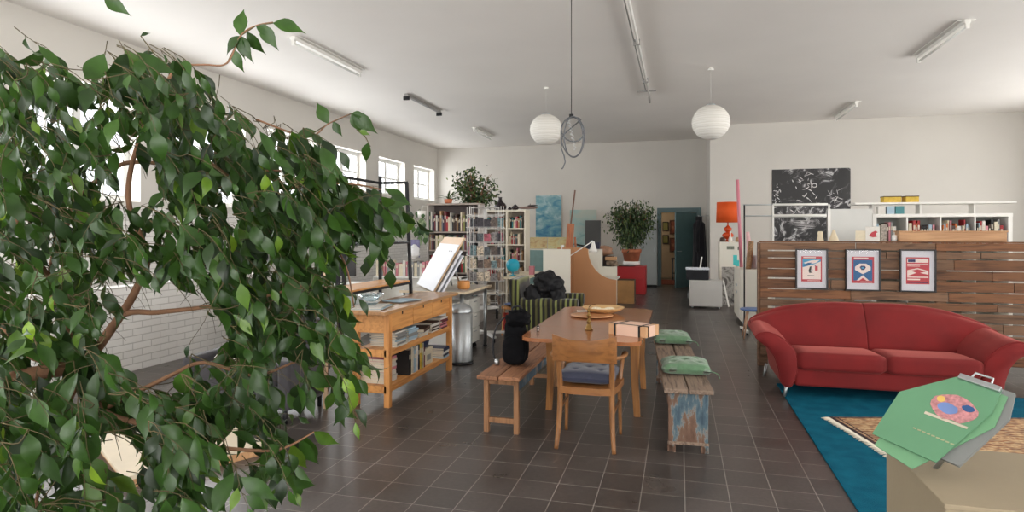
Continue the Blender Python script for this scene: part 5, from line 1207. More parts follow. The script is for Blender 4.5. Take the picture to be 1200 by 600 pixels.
def leafmat(name, dark, mid, light, rough=.35, transl=.25, vein=True):
    m, t_, b = nt(name)
    at_ = N(t_, 'ShaderNodeAttribute', attribute_name='tint'); col = ramp(t_, at_.outputs['Fac'], [(0, dark), (.55, mid), (.8, tuple(a*.6+c*.4 for a, c in zip(mid, light))), (1, light)])
    tc = N(t_, 'ShaderNodeTexCoord'); nz = N(t_, 'ShaderNodeTexNoise', Scale=26., Detail=3.); t_.links.new(tc.outputs['Object'], nz.inputs['Vector'])
    mx = N(t_, 'ShaderNodeMixRGB', blend_type='MULTIPLY'); mx.inputs[0].default_value = 1; t_.links.new(col, mx.inputs[1]); t_.links.new(ramp(t_, nz.outputs['Fac'], [(.3, (.8,)*3), (.7, (1.15,)*3)]), mx.inputs[2])
    t_.links.new(mx.outputs[0], b.inputs['Base Color']); b.inputs['Roughness'].default_value = rough; b.inputs['Specular IOR Level'].default_value = .5
    tl = N(t_, 'ShaderNodeBsdfTranslucent'); hs = N(t_, 'ShaderNodeHueSaturation'); hs.inputs['Value'].default_value = 1.6; hs.inputs['Hue'].default_value = .475; t_.links.new(mx.outputs[0], hs.inputs['Color']); t_.links.new(hs.outputs[0], tl.inputs['Color'])
    ms = N(t_, 'ShaderNodeMixShader'); ms.inputs[0].default_value = transl; out = t_.nodes['Material Output']
    t_.links.new(b.outputs[0], ms.inputs[1]); t_.links.new(tl.outputs[0], ms.inputs[2]); t_.links.new(ms.outputs[0], out.inputs[0])
    return m
figleaf = leafmat('fig leaf', srgb(26, 46, 20), srgb(56, 92, 32), srgb(126, 160, 44), .36, .3)
smallleaf = leafmat('small fig leaf', srgb(34, 52, 30), srgb(62, 86, 46), srgb(120, 138, 80), .5, .2)
bark = mat('fig bark', srgb(142, 104, 78), .85, var=.2, scale=20, bump=.3)
def bush(parent, c, rx, ry, rz_, n, L, W, trunk=None, droop=.5, seed=1, seg=3, name='foliage', nbr=14, shell=.35):
    rr = random.Random(seed); b = MB(); b.tint = []; br = MB(); base = Vector(trunk) if trunk is not None else Vector(c)
    for i in range(nbr):
        v = Vector((rr.gauss(0, 1), rr.gauss(0, 1), rr.gauss(.2, 1))).normalized(); e = Vector((c[0]+v.x*rx*.85, c[1]+v.y*ry*.85, c[2]+v.z*rz_*.85))
        m_ = base.lerp(e, .5)+Vector((0, 0, .12*rz_)); br.tube(smooth_path([base, m_, e], 3), [.012, .011, .01, .008, .006, .004, .003], 5)
        for _ in range(n//nbr):
            f = rr.uniform(shell, 1.); p = base.lerp(m_, f*2) if f < .5 else m_.lerp(e, f*2-1)
            p = p+Vector((rr.gauss(0, 1)*rx*.18, rr.gauss(0, 1)*ry*.18, rr.gauss(0, 1)*rz_*.16))
            d = Vector((rr.gauss(0, .7), rr.gauss(0, .7), -droop+rr.gauss(0, .5))); leafshape(b, p, d, Vector((rr.gauss(0, .5), rr.gauss(0, .5)-.3, 1)), L*rr.uniform(.7, 1.2), W*rr.uniform(.7, 1.1), .3, .2, rr.random()**1.3, seg)
    b.build(name, smallleaf, parent); br.build('branch', bark, parent)
t = thing('potted_tree', 'bushy weeping fig in a terracotta pot on the red cabinet', 'plant', (-1.17, 15.85, .713))
MB().lathe([(.001, 0), (.19, 0), (.215, .03), (.21, .1), (.2, .1), (.001, .02)], seg=30).build('saucer', WHITEM, t)
MB().lathe([(.001, .03), (.165, .03), (.225, .32), (.245, .32), (.25, .4), (.23, .4), (.21, .34), (.001, .34)], seg=30).build('pot', terra, t)
MB().tube(smooth_path([(0, 0, .3), (.03, .02, .6), (-.02, 0, .9), (.02, 0, 1.2)], 5), .022).tube(smooth_path([(.03, 0, .3), (-.05, .02, .6), (.05, 0, .9), (-.04, 0, 1.2)], 5), .018).build('trunk', bark, t)
bush(t, (.0, 0, 1.12), .66, .5, .58, 3000, .1, .045, (0, 0, .8), .7, 3, 2, nbr=48, shell=.25)
bush(t, (-.05, -.05, .8), .42, .35, .42, 1500, .1, .04, (0, 0, .9), 1.1, 13, 2, nbr=24, shell=.25)
# framed pieces, easel, canvases on the far wall
def painting_mat(name, stops, sc=3., dist=1.5, sx=1., sz=2.):
    m, t_, b = nt(name); tc = N(t_, 'ShaderNodeTexCoord'); mp = N(t_, 'ShaderNodeMapping'); mp.inputs['Scale'].default_value = (sx, 1, sz); t_.links.new(tc.outputs['Object'], mp.inputs[0])
    nz = N(t_, 'ShaderNodeTexNoise', Scale=sc, Detail=9., Distortion=dist, Roughness=.6); t_.links.new(mp.outputs[0], nz.inputs['Vector'])
    sp = N(t_, 'ShaderNodeSeparateXYZ'); t_.links.new(tc.outputs['Object'], sp.inputs[0])
    ml = N(t_, 'ShaderNodeMath', operation='MULTIPLY_ADD'); ml.inputs[1].default_value = .12; t_.links.new(sp.outputs['Z'], ml.inputs[0]); t_.links.new(nz.outputs['Fac'], ml.inputs[2])
    t_.links.new(ramp(t_, ml.outputs[0], stops), b.inputs['Base Color']); b.inputs['Roughness'].default_value = .55; return m
def canvas(x0, x1, y, z0, z1, m, label, cat='painting', th=.04, name='painting', tilt=0.):
    t = thing(name, label, cat, ((x0+x1)/2, y, z0)); w_ = (x1-x0)/2; t.rotation_euler.x = tilt
    MB().box((-w_, -th, 0), (w_, -th+.004, z1-z0)).build('canvas', m, t); MB().box((-w_+.002, -th+.004, .002), (w_-.002, 0, z1-z0-.002)).build('stretcher_frame', mdf_e, t); return t
canvas(-4.22, -3.42, FAR-.005, 1.40, 2.66, painting_mat('blue seascape', [(.3, srgb(24, 74, 116)), (.42, srgb(46, 112, 146)), (.52, srgb(84, 142, 160)), (.62, srgb(126, 166, 172)), (.72, srgb(170, 196, 200))], 2.4, .5, 1.2, 1.9), 'blue and turquoise abstract seascape painting hung on the far white wall')
t = thing('plan_chest', 'long pale sideboard under the blue seascape along the far wall', 'sideboard', (-4.3, 17.3, 0))
MB().box((0, 0, 0), (2.25, .75, 1.04)).build('carcass', whb, t, bevel=.003); MB().box((-.01, -.02, 1.04), (2.26, .77, 1.065)).build('top', whb, t, bevel=.002)
for k in range(3): MB().box((.02+k*.745, -.018, .05), (.745+k*.745, -.001, 1.03)).build('door', mat('teal grey door', srgb(120, 150, 146), .5), t, bevel=.002)
canvas(-4.28, -3.72, 17.6, 1.066, 1.40, painting_mat('ochre abstract', [(.3, srgb(160, 120, 84)), (.5, srgb(200, 178, 130)), (.7, srgb(176, 186, 152))], 3), 'ochre abstract canvas, wider-spaced of the pair under the blue seascape', tilt=-.05)
canvas(-3.70, -3.1, 17.6, 1.066, 1.40, painting_mat('yellow green abstract', [(.3, srgb(178, 140, 92)), (.5, srgb(204, 192, 140)), (.7, srgb(150, 170, 150))], 2.4), 'yellow-green abstract canvas beside the ochre one under the blue seascape', tilt=-.05)
canvas(-3.05, -2.27, 17.55, 1.066, 2.19, painting_mat('pale teal abstract', [(.3, srgb(110, 150, 146)), (.5, srgb(152, 180, 176)), (.7, srgb(172, 180, 168))], 1.8, .8), 'pale grey-green abstract canvas standing on the far sideboard', tilt=-.04)
o = MB().box((-.22, -.012, 0), (.22, .012, .82)).build('dark_board', mat('slate board', srgb(72, 72, 70), .6, var=.05), None, bevel=.002, loc=(-2.36, 17.38, 1.066)); o.rotation_euler.x = -.06; tag(o, 'dark slate-grey board leaning on the pale teal canvas', 'board')
o = MB().box((-.28, -.01, 0), (.28, .01, .05)).build('black_ruler', BLACKM, None, loc=(-2.62, 17.33, 1.10)); o.rotation_euler.y = .2; tag(o, 'black strip lying aslant before the pale teal canvas', 'ruler'); o.location.z = 1.13
canvas(-2.33, -1.84, 10.7, .02, 1.25, mat('primed canvas', srgb(232, 226, 212), .7, var=.01), 'tall blank white canvas standing on the floor beside the fibreboard desk', 'canvas', name='blank_canvas')
for o_ in list(COL.objects):
    pass
# wooden easel
ez = wood('red-brown easel wood', srgb(176, 108, 70), srgb(146, 82, 52), 'Z', .5)
t = thing('easel', 'red-brown wooden artist easel with thin leaning mast behind the blank canvas', 'easel', (-2.1, 11.95+.3, 0))
MB().bar((-.2, -.1, 0), (-.06, .1, 1.45), .04, .022).build('leg', ez, t); MB().bar((.2, -.1, 0), (.06, .1, 1.45), .04, .022).build('leg', ez, t); MB().bar((0, .5, 0), (0, .12, 1.4), .04, .022).build('leg', ez, t)
MB().bar((-.08, .0, .8), (-.02, .1, 1.72), .14, .03).build('mast_board', ez, t, bevel=.003); MB().bar((-.03, .09, 1.65), (.06, .12, 2.4), .03, .016).build('mast', mat('dark mast', srgb(112, 78, 62), .6), t)
MB().box((-.2, -.06, .75), (.2, .06, .78)).build('tray', ez, t)
# grey locker next to the door
t = thing('tall_locker', 'tall pale grey locker between the potted tree and the teal door', 'locker', (-1.06, 17.75, 0))
MB().box((0, 0, .06), (.46, .5, 1.9)).build('carcass', greyw, t, bevel=.004); MB().box((.02, .02, 0), (.44, .48, .06)).build('plinth', BLACKM, t); MB().box((.012, -.016, .08), (.448, -.001, 1.88)).build('door', greyw, t, bevel=.003); MB().box((.38, -.03, 1.0), (.4, -.016, 1.1)).build('handle', METAL, t)
# coat
t = thing('coat', 'long black coat hanging on the wall corner beside the teal door', 'coat', (BX-.235, 16.75, .46), 0)
coatm = mat('black wool coat', srgb(20, 21, 28), .9, var=.3, scale=8, sheen=.15)
rings = []
for i in range(24):
    z = 1.5*i/23; f = i/23
    w_ = .20 - .045*f if f < .8 else .164-.11*((f-.8)/.2)**1.5; d_ = .14+.03*(1-f) if f < .9 else .08
    ring = []
    for k in range(36):
        a = 2*PI*k/36; fold_ = 1+.13*math.sin(7*a+f*2)*(1-f*.7)+.05*math.sin(13*a)
        ring.append((d_*math.cos(a)*fold_+.01*math.sin(f*5), w_*math.sin(a)*fold_+.02*math.sin(f*4), z))
    rings.append(ring)
MB().loft(rings).build('coat_body', coatm, t)
for s in (-1, 1): MB().tube(smooth_path([(-.02, s*.12, 1.38), (-.05, s*.2, 1.1), (-.05, s*.21, .8), (-.04, s*.19, .58)], 5), [.05]*4+[.055]*6+[.045]*6, 10).build('sleeve', coatm, t)
MB().cyl((.0, 0, 1.5), (.23, 0, 1.52), .008).tube(smooth_path([(0, 0, 1.52), (-.02, 0, 1.5), (-.03, 0, 1.53)], 4), .008).build('coat_hook', METAL, t)
# printer cupboard
t = thing('rolling_cabinet', 'square light grey cabinet on short feet in the passage to the door', 'cabinet', (.2, 13.0, 0))
lg = mat('light grey melamine', srgb(196, 194, 190), .5, var=.02)
MB().box((0, 0, .045), (.63, .5, .57)).build('carcass', lg, t, bevel=.003); MB().box((.005, -.016, .06), (.625, -.001, .56)).build('door', lg, t, bevel=.002)
for x in (.06, .57):
    for y in (.05, .45): MB().cyl((x, y, 0), (x, y, .045), .02).build('foot', METAL, t)
MB().tube([(-.001, .1, .2), (-.03, .1, .2), (-.03, .1, .3), (-.001, .1, .3)], .006).build('handle', METAL, t)
t = thing('basket', 'black box with a white scalloped rim on the square light grey cabinet', 'basket', (.36, 13.25, .572))
MB().box((-.22, -.15, 0), (.22, .15, .22)).build('basket_body', mat('black felt', srgb(26, 27, 32), .8), t, bevel=.015, seg=3)
b = MB()
for k in range(11): x = -.21+.042*k; b.loft(lump(x, -.15, .225, .025, .012, .022, 2, 0, 1, 10, 6)).loft(lump(x, .15, .225, .025, .012, .022, 2, 0, 1, 10, 6))
for k in range(7): y = -.13+.042*k; b.loft(lump(.22, y, .222-.0*k, .012, .025, .022, 2, 0, 1, 10, 6)).loft(lump(-.22, y, .222, .012, .025, .022, 2, 0, 1, 10, 6))
b.build('scalloped_trim', mat('white felt trim', srgb(224, 228, 236), .8), t)
o = MB().bar((0, 0, 0), (.05, .0, .34), .03, .012).build('white_stick', WHITEM, None, loc=(.40, 13.25, .70)); tag(o, 'white narrow slat sticking up out of the black scalloped box', 'stick')
# white cabinet with orange lamp
t = thing('metal_cabinet', 'white chest-high metal cabinet carrying the orange lamp', 'cabinet', (.83, 13.9, 0))
MB().box((0, 0, 0), (.5, .45, 1.34)).build('carcass', whb, t, bevel=.006); MB().box((.01, -.016, .78), (.49, -.001, 1.33)).build('door', whb, t, bevel=.003); MB().box((.01, -.016, .03), (.49, -.001, .765)).build('door', whb, t, bevel=.003)
MB().box((.15, -.019, 1.18), (.3, -.0165, 1.25)).box((.37, -.019, 1.17), (.42, -.0165, 1.24)).build('label_plate', mat('grey-green label', srgb(120, 124, 112), .6, var=.3, scale=50), t)
MB().box((.28, -.02, .85), (.36, -.0165, 1.06)).box((.32, -.021, .82), (.4, -.0175, .95)).build('turquoise_tag', mat('turquoise card', srgb(70, 196, 196), .5), t)
t = thing('table_lamp', 'table lamp with orange drum shade and stacked red gourd base on the white cabinet', 'lamp', (1.02, 14.12, 1.34))
og = mat('orange glazed ceramic', srgb(206, 76, 34), .25, var=.15)
MB().lathe([(.001, 0), (.09, 0), (.1, .015), (.05, .03), (.03, .05), (.07, .08), (.115, .12), (.12, .15), (.09, .19), (.04, .21), (.06, .23), (.085, .26), (.08, .3), (.04, .33), (.015, .36), (.012, .5), (.001, .5)], seg=28).build('lamp_base', og, t)
om = mat('orange shade fabric', srgb(224, 84, 20), .8, var=.03); om.node_tree.nodes['Principled BSDF'].inputs['Subsurface Weight'].default_value = .2
MB().lathe([(.245, .42), (.232, .86), (.228, .86), (.241, .42)], seg=48).build('lamp_shade', om, t)
MB().cyl((0, 0, .5), (0, 0, .84), .008).tube([(-.228, 0, .84), (.228, 0, .84)], .004).tube([(0, -.228, .84), (0, .228, .84)], .004).build('shade_carrier', METAL, t)
o = MB().lathe([(.001, 0), (.03, 0), (.045, .04), (.03, .09), (.012, .13), (.016, .2), (.001, .24)], seg=16).build('figurine', mat('white porcelain', srgb(228, 222, 212), .3), None, loc=(1.06, 13.98, 1.341)); tag(o, 'small white figurine before the red lamp base', 'figurine')
for k, (x, c, lab) in enumerate(((.9, 'dark brown', 'dark brown'), (1.22, 'tan', 'tan'))):
    o = MB().lathe([(.001, 0), (.05, 0), (.06, .03), (.05, .08), (.03, .1), (.001, .1)], seg=16).build('small_pot', pm(c), None, loc=(x, 13.99, 1.341)); tag(o, lab+' little pot beside the orange lamp on the white cabinet', 'pot')
# grey abstract panel leaning
t = canvas(.86, 1.2, 13.7, .02, .82, painting_mat('grey ink abstract', [(.36, srgb(46, 42, 42)), (.46, srgb(120, 116, 112)), (.55, srgb(168, 164, 158)), (.66, srgb(90, 84, 80))], 3.2, 2.5, 1.2, 1), 'grey and black ink abstract leaning against the white lamp cabinet', name='ink_painting', tilt=-.06)
t.location.y = 13.62
o = MB().bar((0, 0, 0.02), (-.1, .12, .55), .03, .02).build('white_batten', WHITEM, None, loc=(.95, 13.15, 0)); tag(o, 'short white batten leaning behind the square grey cabinet', 'batten'); o.location = (.98, 13.3, 0)
# second chest: tall, near the pallet wall
t = thing('flat_file', 'tall white drawer chest standing just behind the pallet wall end', 'cabinet', (.98, 10.75, 0))
MB().box((0, 0, .08), (.52, 1.1, .93)).build('carcass', whb, t, bevel=.003)
MB().box((.005, -.014, .1), (.515, -.001, .92)).build('front_panel', whb, t, bevel=.002)
for k in range(2): d = MB().box((-.016, .02+k*.54, .1), (-.001, .55+k*.54, .92)).build('door', whb, t, bevel=.002); MB().box((-.03, .48+k*.12, .62), (-.016, .5+k*.12, .66)).build('handle', METAL, d); MB().box((-.03, .48+k*.12, .5), (-.016, .5+k*.12, .54)).build('handle', METAL, d)
for x in (.05, .47):
    for y in (.06, 1.04): MB().cyl((x, y, 0), (x, y, .08), .022).build('foot', METAL, t)
pinkm = mat('pink plastic tube', srgb(206, 128, 142), .4, var=.06); pinkp = mat('pale pink paper', srgb(222, 180, 182), .7, var=.15)
o = MB().tube([(0, 0, 0), (-.06, .05, 1.55)], .028, 14).build('pink_tube', pinkm, None, loc=(1.06, 11.55, .932)); tag(o, 'tall pink tube standing on the white drawer chest against the wall', 'tube')
o = MB().tube([(0, 0, 0), (.02, 0, .3), (-.01, .02, .62)], [.035, .045, .03], 10).build('paper_roll', pinkp, None, loc=(1.16, 11.4, .932)); tag(o, 'pale pink crumpled paper roll beside the pink tube', 'paper')
o = MB().tube([(0, 0, 0), (.03, .03, .25), (.05, .05, .46)], [.045, .05, .042], 12).build('bark_tube', mat('speckled bark', srgb(150, 116, 84), .8, var=.4, scale=40), None, loc=(1.12, 11.0, .932)); tag(o, 'speckled brown cardboard tube leaning on the white drawer chest', 'tube')
o = MB().box((0, 0, 0), (.06, .24, .32)).build('red_file', mat('red folder', srgb(196, 62, 66), .5), None, bevel=.002, loc=(1.3, 10.85, .932)); tag(o, 'red upright ring file on the white drawer chest', 'file')
o = MB().lathe([(.001, 0), (.09, 0), (.1, .02), (.1, .18), (.08, .22), (.001, .22)], seg=22).build('grey_canister', mat('grey enamel', srgb(150, 140, 138), .5), None, loc=(1.2, 11.2, .932)); tag(o, 'grey round canister behind the red file', 'canister')
# things seen through the door
brown = mat('brown frame', srgb(96, 58, 40), .5)
for k, (x, z, lab) in enumerate(((-.05, 1.72, 'upper'), (-.05, 1.12, 'lower'))):
    t = thing('framed_picture', f'{lab} brown-framed red picture on the beige wall beyond the door', 'picture', (x, 21.58, z))
    MB().box((-.27, -.03, -.24), (.27, 0, -.19)).box((-.27, -.03, .19), (.27, 0, .24)).box((-.27, -.03, -.19), (-.22, 0, .19)).box((.22, -.03, -.19), (.27, 0, .19)).build('picture_frame', brown, t)
    MB().box((-.22, -.012, -.19), (.22, -.002, .19)).build('print', painting_mat('red print %d' % k, [(.3, srgb(110, 52, 40)), (.5, srgb(150, 84, 62)), (.7, srgb(188, 150, 116))], 5), t)
for k, (x, z) in enumerate(((-.45, 1.75), (-.45, 1.3))):
    t = thing('framed_picture', f'small dark picture, the {["upper", "lower"][k]} one beside the door frame in the room beyond', 'picture', (x, 21.58, z))
    MB().box((-.1, -.02, -.15), (.1, 0, .15)).build('picture_frame', BLACKM, t); MB().box((-.075, -.022, -.12), (.075, -.0205, .12)).build('print', pm('olive'), t)
t = thing('side_table', 'dark side table in the room beyond the teal door', 'table', (.15, 20.6, .012))
MB().box((-.4, -.3, .66), (.4, .3, .7)).build('tabletop', dk, t, bevel=.003)
for x in (-.36, .36):
    for y in (-.26, .26): MB().box((x-.02, y-.02, 0), (x+.02, y+.02, .66)).build('leg', dk, t)
MB().box((-.34, -.24, .2), (.34, .24, .22)).build('lower_shelf', dk, t)
o = MB().box((-.14, -.1, 0), (.14, .1, .3)).build('dark_box', pm('dark brown'), None, bevel=.01, loc=(.2, 20.6, .713)); tag(o, 'dark brown box on the side table beyond the door', 'box')
o = MB().box((-.7, -.9, 0), (.5, .9, .01)).build('rug', mat('brick red rug', srgb(128, 70, 56), .95), None, loc=(.0, 19.6, .001)); tag(o, 'brick red rug in the room beyond the teal door', 'rug')
# floor-standing tree behind the grey bookcase, aloe, hanging plants
t = thing('potted_tree', 'slender tree with sparse small leaves rising behind the grey bookcase', 'plant', (-3.82, 11.35, 0))
MB().lathe([(.001, 0), (.17, 0), (.21, .36), (.2, .36), (.001, .3)], seg=24).build('pot', terra, t)
MB().tube(smooth_path([(0, 0, .3), (.03, 0, 1.0), (-.02, 0, 1.7), (.0, 0, 2.3)], 5), .02).build('trunk', bark, t)
bush(t, (0, 0, 2.42), .52, .4, .46, 1100, .09, .055, (0, 0, 2.0), .3, 9, 2, nbr=36, shell=.35)
t = thing('aloe_plant', 'spiky aloe plant in a pot on top of the grey bookcase', 'plant', (-3.93, 10.16, 2.051))
MB().lathe([(.001, 0), (.06, 0), (.075, .08), (.07, .08), (.001, .07)], seg=18).build('pot', terra, t)
b = MB(); b.tint = []; rr = random.Random(4)
for k in range(13):
    a = rr.uniform(0, 2*PI); e = rr.uniform(.15, 1.1); leafshape(b, Vector((0, 0, .07)), Vector((math.cos(a), math.sin(a), e*1.6)), Vector((-math.cos(a), -math.sin(a), 1.2)), rr.uniform(.22, .34), .035, .5, .35, rr.uniform(.3, .8), 5)
b.build('foliage', smallleaf, t)
def monstera(t, starts, L0, rr, m, tint=(.1, .5)):
    b = MB(); b.tint = []; st_ = MB()
    for (p, d, L) in starts:
        p = Vector(p); q = p+Vector(d)
        st_.tube(smooth_path([p, p.lerp(q, .5)+Vector((0, 0, .03)), q], 4), .004, 6)
        u = Vector((rr.gauss(.3, .3), -1, rr.gauss(.3, .2)))
        leafshape(b, q, Vector((d[0]*.5, d[1]*.3, -abs(L))), u, L, L*.62, .35, .12, rr.uniform(*tint), 5)
    b.build('foliage', m, t); st_.build('stem', m, t)
rr = random.Random(5)
t = thing('hanging_plant', 'large-leaved climbing plant trailing over the black rack', 'plant', (0, 0, 0))
pts = [(at(460, 235, 6.6), 0), (at(462, 270, 6.5), 0), (at(452, 300, 6.4), 0), (at(458, 335, 6.3), 0)]
P = [p for p, _ in pts]
MB().tube(smooth_path([at(430, 282, 6.2), at(446, 262, 6.3), at(460, 240, 6.4), at(470, 252, 6.4)], 5), .006).tube(smooth_path([at(446, 262, 6.3), at(445, 300, 6.3), at(455, 335, 6.2)], 5), .005).build('stem_main', bark, t)
Ls = [(462, 262, .2), (472, 284, .19), (456, 292, .24), (468, 250, .15), (459, 338, .22), (452, 326, .14), (441, 322, .19), (434, 330, .17), (475, 270, .13)]
monstera(t, [(at(px+R.uniform(-4, 4), py-22, 6.15), (R.uniform(-.05, .05), -.03, R.uniform(.0, .04)), L) for px, py, L in Ls], .2, rr, figleaf, (.0, .45))
MB().lathe([(.001, 0), (.07, 0), (.09, .14), (.085, .14), (.001, .12)], seg=20).build('pot', dk, t, loc=(-3.14, 5.66, 1.45))
t = thing('trailing_plant', 'variegated trailing plant hanging beside the tall grey bookcase', 'plant', (0, 0, 0))
c_ = at(494, 252, 10.55); MB().lathe([(.001, 0), (.06, 0), (.08, .12), (.075, .12), (.001, .1)], (c_.x, c_.y, c_.z-.05), 18).tube([(c_.x, c_.y, c_.z+.07), (c_.x+.02, c_.y, c_.z+.16), (-4.275, 10.1, c_.z+.16)], .005, 6).build('pot', WHITEM, t)
monstera(t, [((c_.x+R.uniform(-.1, .1), c_.y-.02, c_.z+.06-R.uniform(0, .5)), (R.uniform(-.06, .06), -.03, .02), R.uniform(.12, .17)) for _ in range(26)], .1, rr, leafmat('variegated leaf', srgb(36, 66, 34), srgb(78, 112, 62), srgb(206, 214, 180), .4, .2), (0, 1))
# ================================================================ the big weeping fig in front
rr = random.Random(21)
base = Vector((-2.3, 1.55, 0))
t = thing('weeping_fig', 'large weeping fig with glossy drooping leaves filling the window side of the view', 'plant', base.to_tuple())
B = lambda px, py, d: at(px, py, d)-base
MB().lathe([(.001, 0), (.2, 0), (.26, .4), (.28, .42), (.25, .42), (.001, .36)], seg=30).build('pot', mat('grey clay pot', srgb(120, 116, 110), .8), t)
tr = smooth_path([(0, 0, .36), (.03, .02, .7), (-.02, .05, 1.0), tuple(B(100, 430, 2.35))], 6)
MB().tube(tr, [.032-.008*i/(len(tr)-1) for i in range(len(tr))], 10).build('trunk', bark, t)
top = Vector(tr[-1]); nodes = [(top, .02)]
def limb(pts, r0, r1):
    P = smooth_path(pts, 6); n = len(P); MB().tube(P, [r0+(r1-r0)*i/(n-1) for i in range(n)], 8).build('branch', bark, t)
    for i, p in enumerate(P): nodes.append((p, r0+(r1-r0)*i/(n-1)))
limb([top, B(140, 372, 2.2), B(160, 338, 2.15), B(172, 300, 2.15), B(150, 230, 2.2), B(168, 150, 2.2), B(207, 76, 2.2)], .017, .005)
limb([top, B(140, 372, 2.2), B(185, 366, 2.15), B(232, 361, 2.2), B(300, 350, 2.3), B(370, 330, 2.4)], .013, .004)
limb([top, B(60, 330, 2.3), B(90, 240, 2.3), B(130, 200, 2.3), B(165, 190, 2.3), B(250, 200, 2.35), B(330, 200, 2.4)], .014, .004)
limb([B(168, 150, 2.2), B(230, 180, 2.2), B(300, 220, 2.3), B(400, 215, 2.4), B(446, 222, 2.45)], .007, .003)
limb([B(207, 76, 2.2), B(240, 76, 2.2), B(266, 74, 2.2), B(282, 42, 2.2), B(300, 30, 2.2), B(320, 26, 2.2)], .004, .0018)
limb([B(300, 140, 2.35), B(360, 160, 2.4), B(385, 145, 2.4), B(412, 133, 2.4)], .004, .0018)
limb([top, B(120, 480, 2.1), B(180, 500, 2.0), B(230, 520, 1.95), B(300, 528, 2.0), B(335, 524, 2.0), B(368, 506, 2.05)], .012, .0025)
limb([B(120, 480, 2.1), B(200, 440, 2.1), B(240, 425, 2.15), B(300, 440, 2.2), B(360, 420, 2.3), B(400, 430, 2.4)], .009, .003)
limb([top, B(40, 420, 2.2), B(0, 380, 2.1), B(-60, 330, 2.2)], .012, .004)
limb([B(60, 330, 2.3), B(20, 260, 2.2), B(0, 180, 2.3), B(30, 100, 2.3)], .010, .004)
limb([top, B(60, 520, 2.0), B(40, 600, 1.9)], .010, .004)
limb([B(300, 220, 2.3), B(350, 260, 2.4), B(400, 300, 2.5), B(415, 360, 2.5)], .005, .003)
poly = [(-40, 40), (60, 45), (120, 62), (160, 48), (215, 62), (262, 88), (285, 125), (330, 150), (372, 150), (392, 185), (430, 208), (456, 228), (448, 250), (408, 268), (392, 300), (396, 345), (410, 385), (408, 440), (380, 455), (352, 440), (318, 470), (340, 510), (330, 545), (270, 550), (262, 500), (230, 500), (235, 545), (215, 580), (150, 570), (130, 610), (60, 620), (-40, 620)]
def inside(x, y, P):
    c = False; j = len(P)-1
    for i in range(len(P)):
        xi, yi = P[i]; xj, yj = P[j]
        if (yi > y) != (yj > y) and x < (xj-xi)*(y-yi)/(yj-yi)+xi: c = not c
        j = i
    return c
holes = [(163, 208, 28, 30), (135, 175, 12, 12), (128, 130, 12, 10), (220, 165, 10, 8), (268, 238, 10, 9), (203, 375, 50, 36), (148, 394, 26, 30), (243, 394, 24, 34), (185, 430, 36, 20), (150, 345, 24, 16), (140, 538, 30, 26), (282, 520, 26, 18), (300, 170, 14, 10), (280, 268, 10, 8), (318, 185, 10, 8), (245, 120, 8, 7), (335, 445, 18, 20), (385, 445, 10, 14)]
fol = MB(); fol.tint = []; twigs = MB()
def hole(px, py): return any(((px-a)/c)**2+((py-b)/d)**2 < 1 for a, b, c, d in holes)
def proj(p):
    w = p+base; d = -w.x*ST+w.y*CT; r = w.x*CT+w.y*ST
    return 600+720*r/d, 272-720*(w.z-EYE)/d
def twig(start, d0, n, step=.035, L=.075, r=.0016, droop=.2, src=None, check=True, tb=0.):
    p = start.copy(); d = d0.normalized(); P = [p.copy()]
    side = 1
    for i in range(n):
        d = (d+Vector((rr.gauss(0, .12), rr.gauss(0, .12), -droop*rr.uniform(.5, 1.3)))).normalized(); p = p+d*step; P.append(p.copy())
        s = d.cross(Vector((0, 0, 1))); s = s.normalized() if s.length > .1 else Vector((1, 0, 0))
        side = -side
        ld = (d*.55+s*side*rr.uniform(.35, .9)+Vector((0, 0, -rr.uniform(.35, 1.1)))).normalized() if i < n-1 else (d+Vector((0, 0, -.4))).normalized()
        young = (i > n*.6 and rr.random() < .3)
        tint = min(1, max(0, rr.gauss(.28, .16)+(.35 if young else 0)+tb))
        LL = L*rr.uniform(.6, 1.3)*(1-.25*(i/n))
        st_ = p+ld*.012; tip_ = p+ld*LL
        if check and (hole(*proj(tip_)) or hole(*proj((st_+tip_)/2))) and rr.random() < .96: continue
        up = Vector((rr.gauss(.1, .65), -.35+rr.gauss(0, .6), .6+rr.gauss(0, .3)))
        leafshape(fol, st_, ld, up, LL, LL*rr.uniform(.36, .47), rr.uniform(.1, .9), rr.uniform(.1, .45), tint, 7)
        twigs.tube([p, st_], .0009, 4, cap=False)
    twigs.tube(P, [r*(1-.6*i/n) for i in range(n+1)], 5, cap=False)
    for q in P: nodes.append((q, r))
cnt = 0; tries = 0
xs_ = [-40, 450]; ys_ = [40, 620]
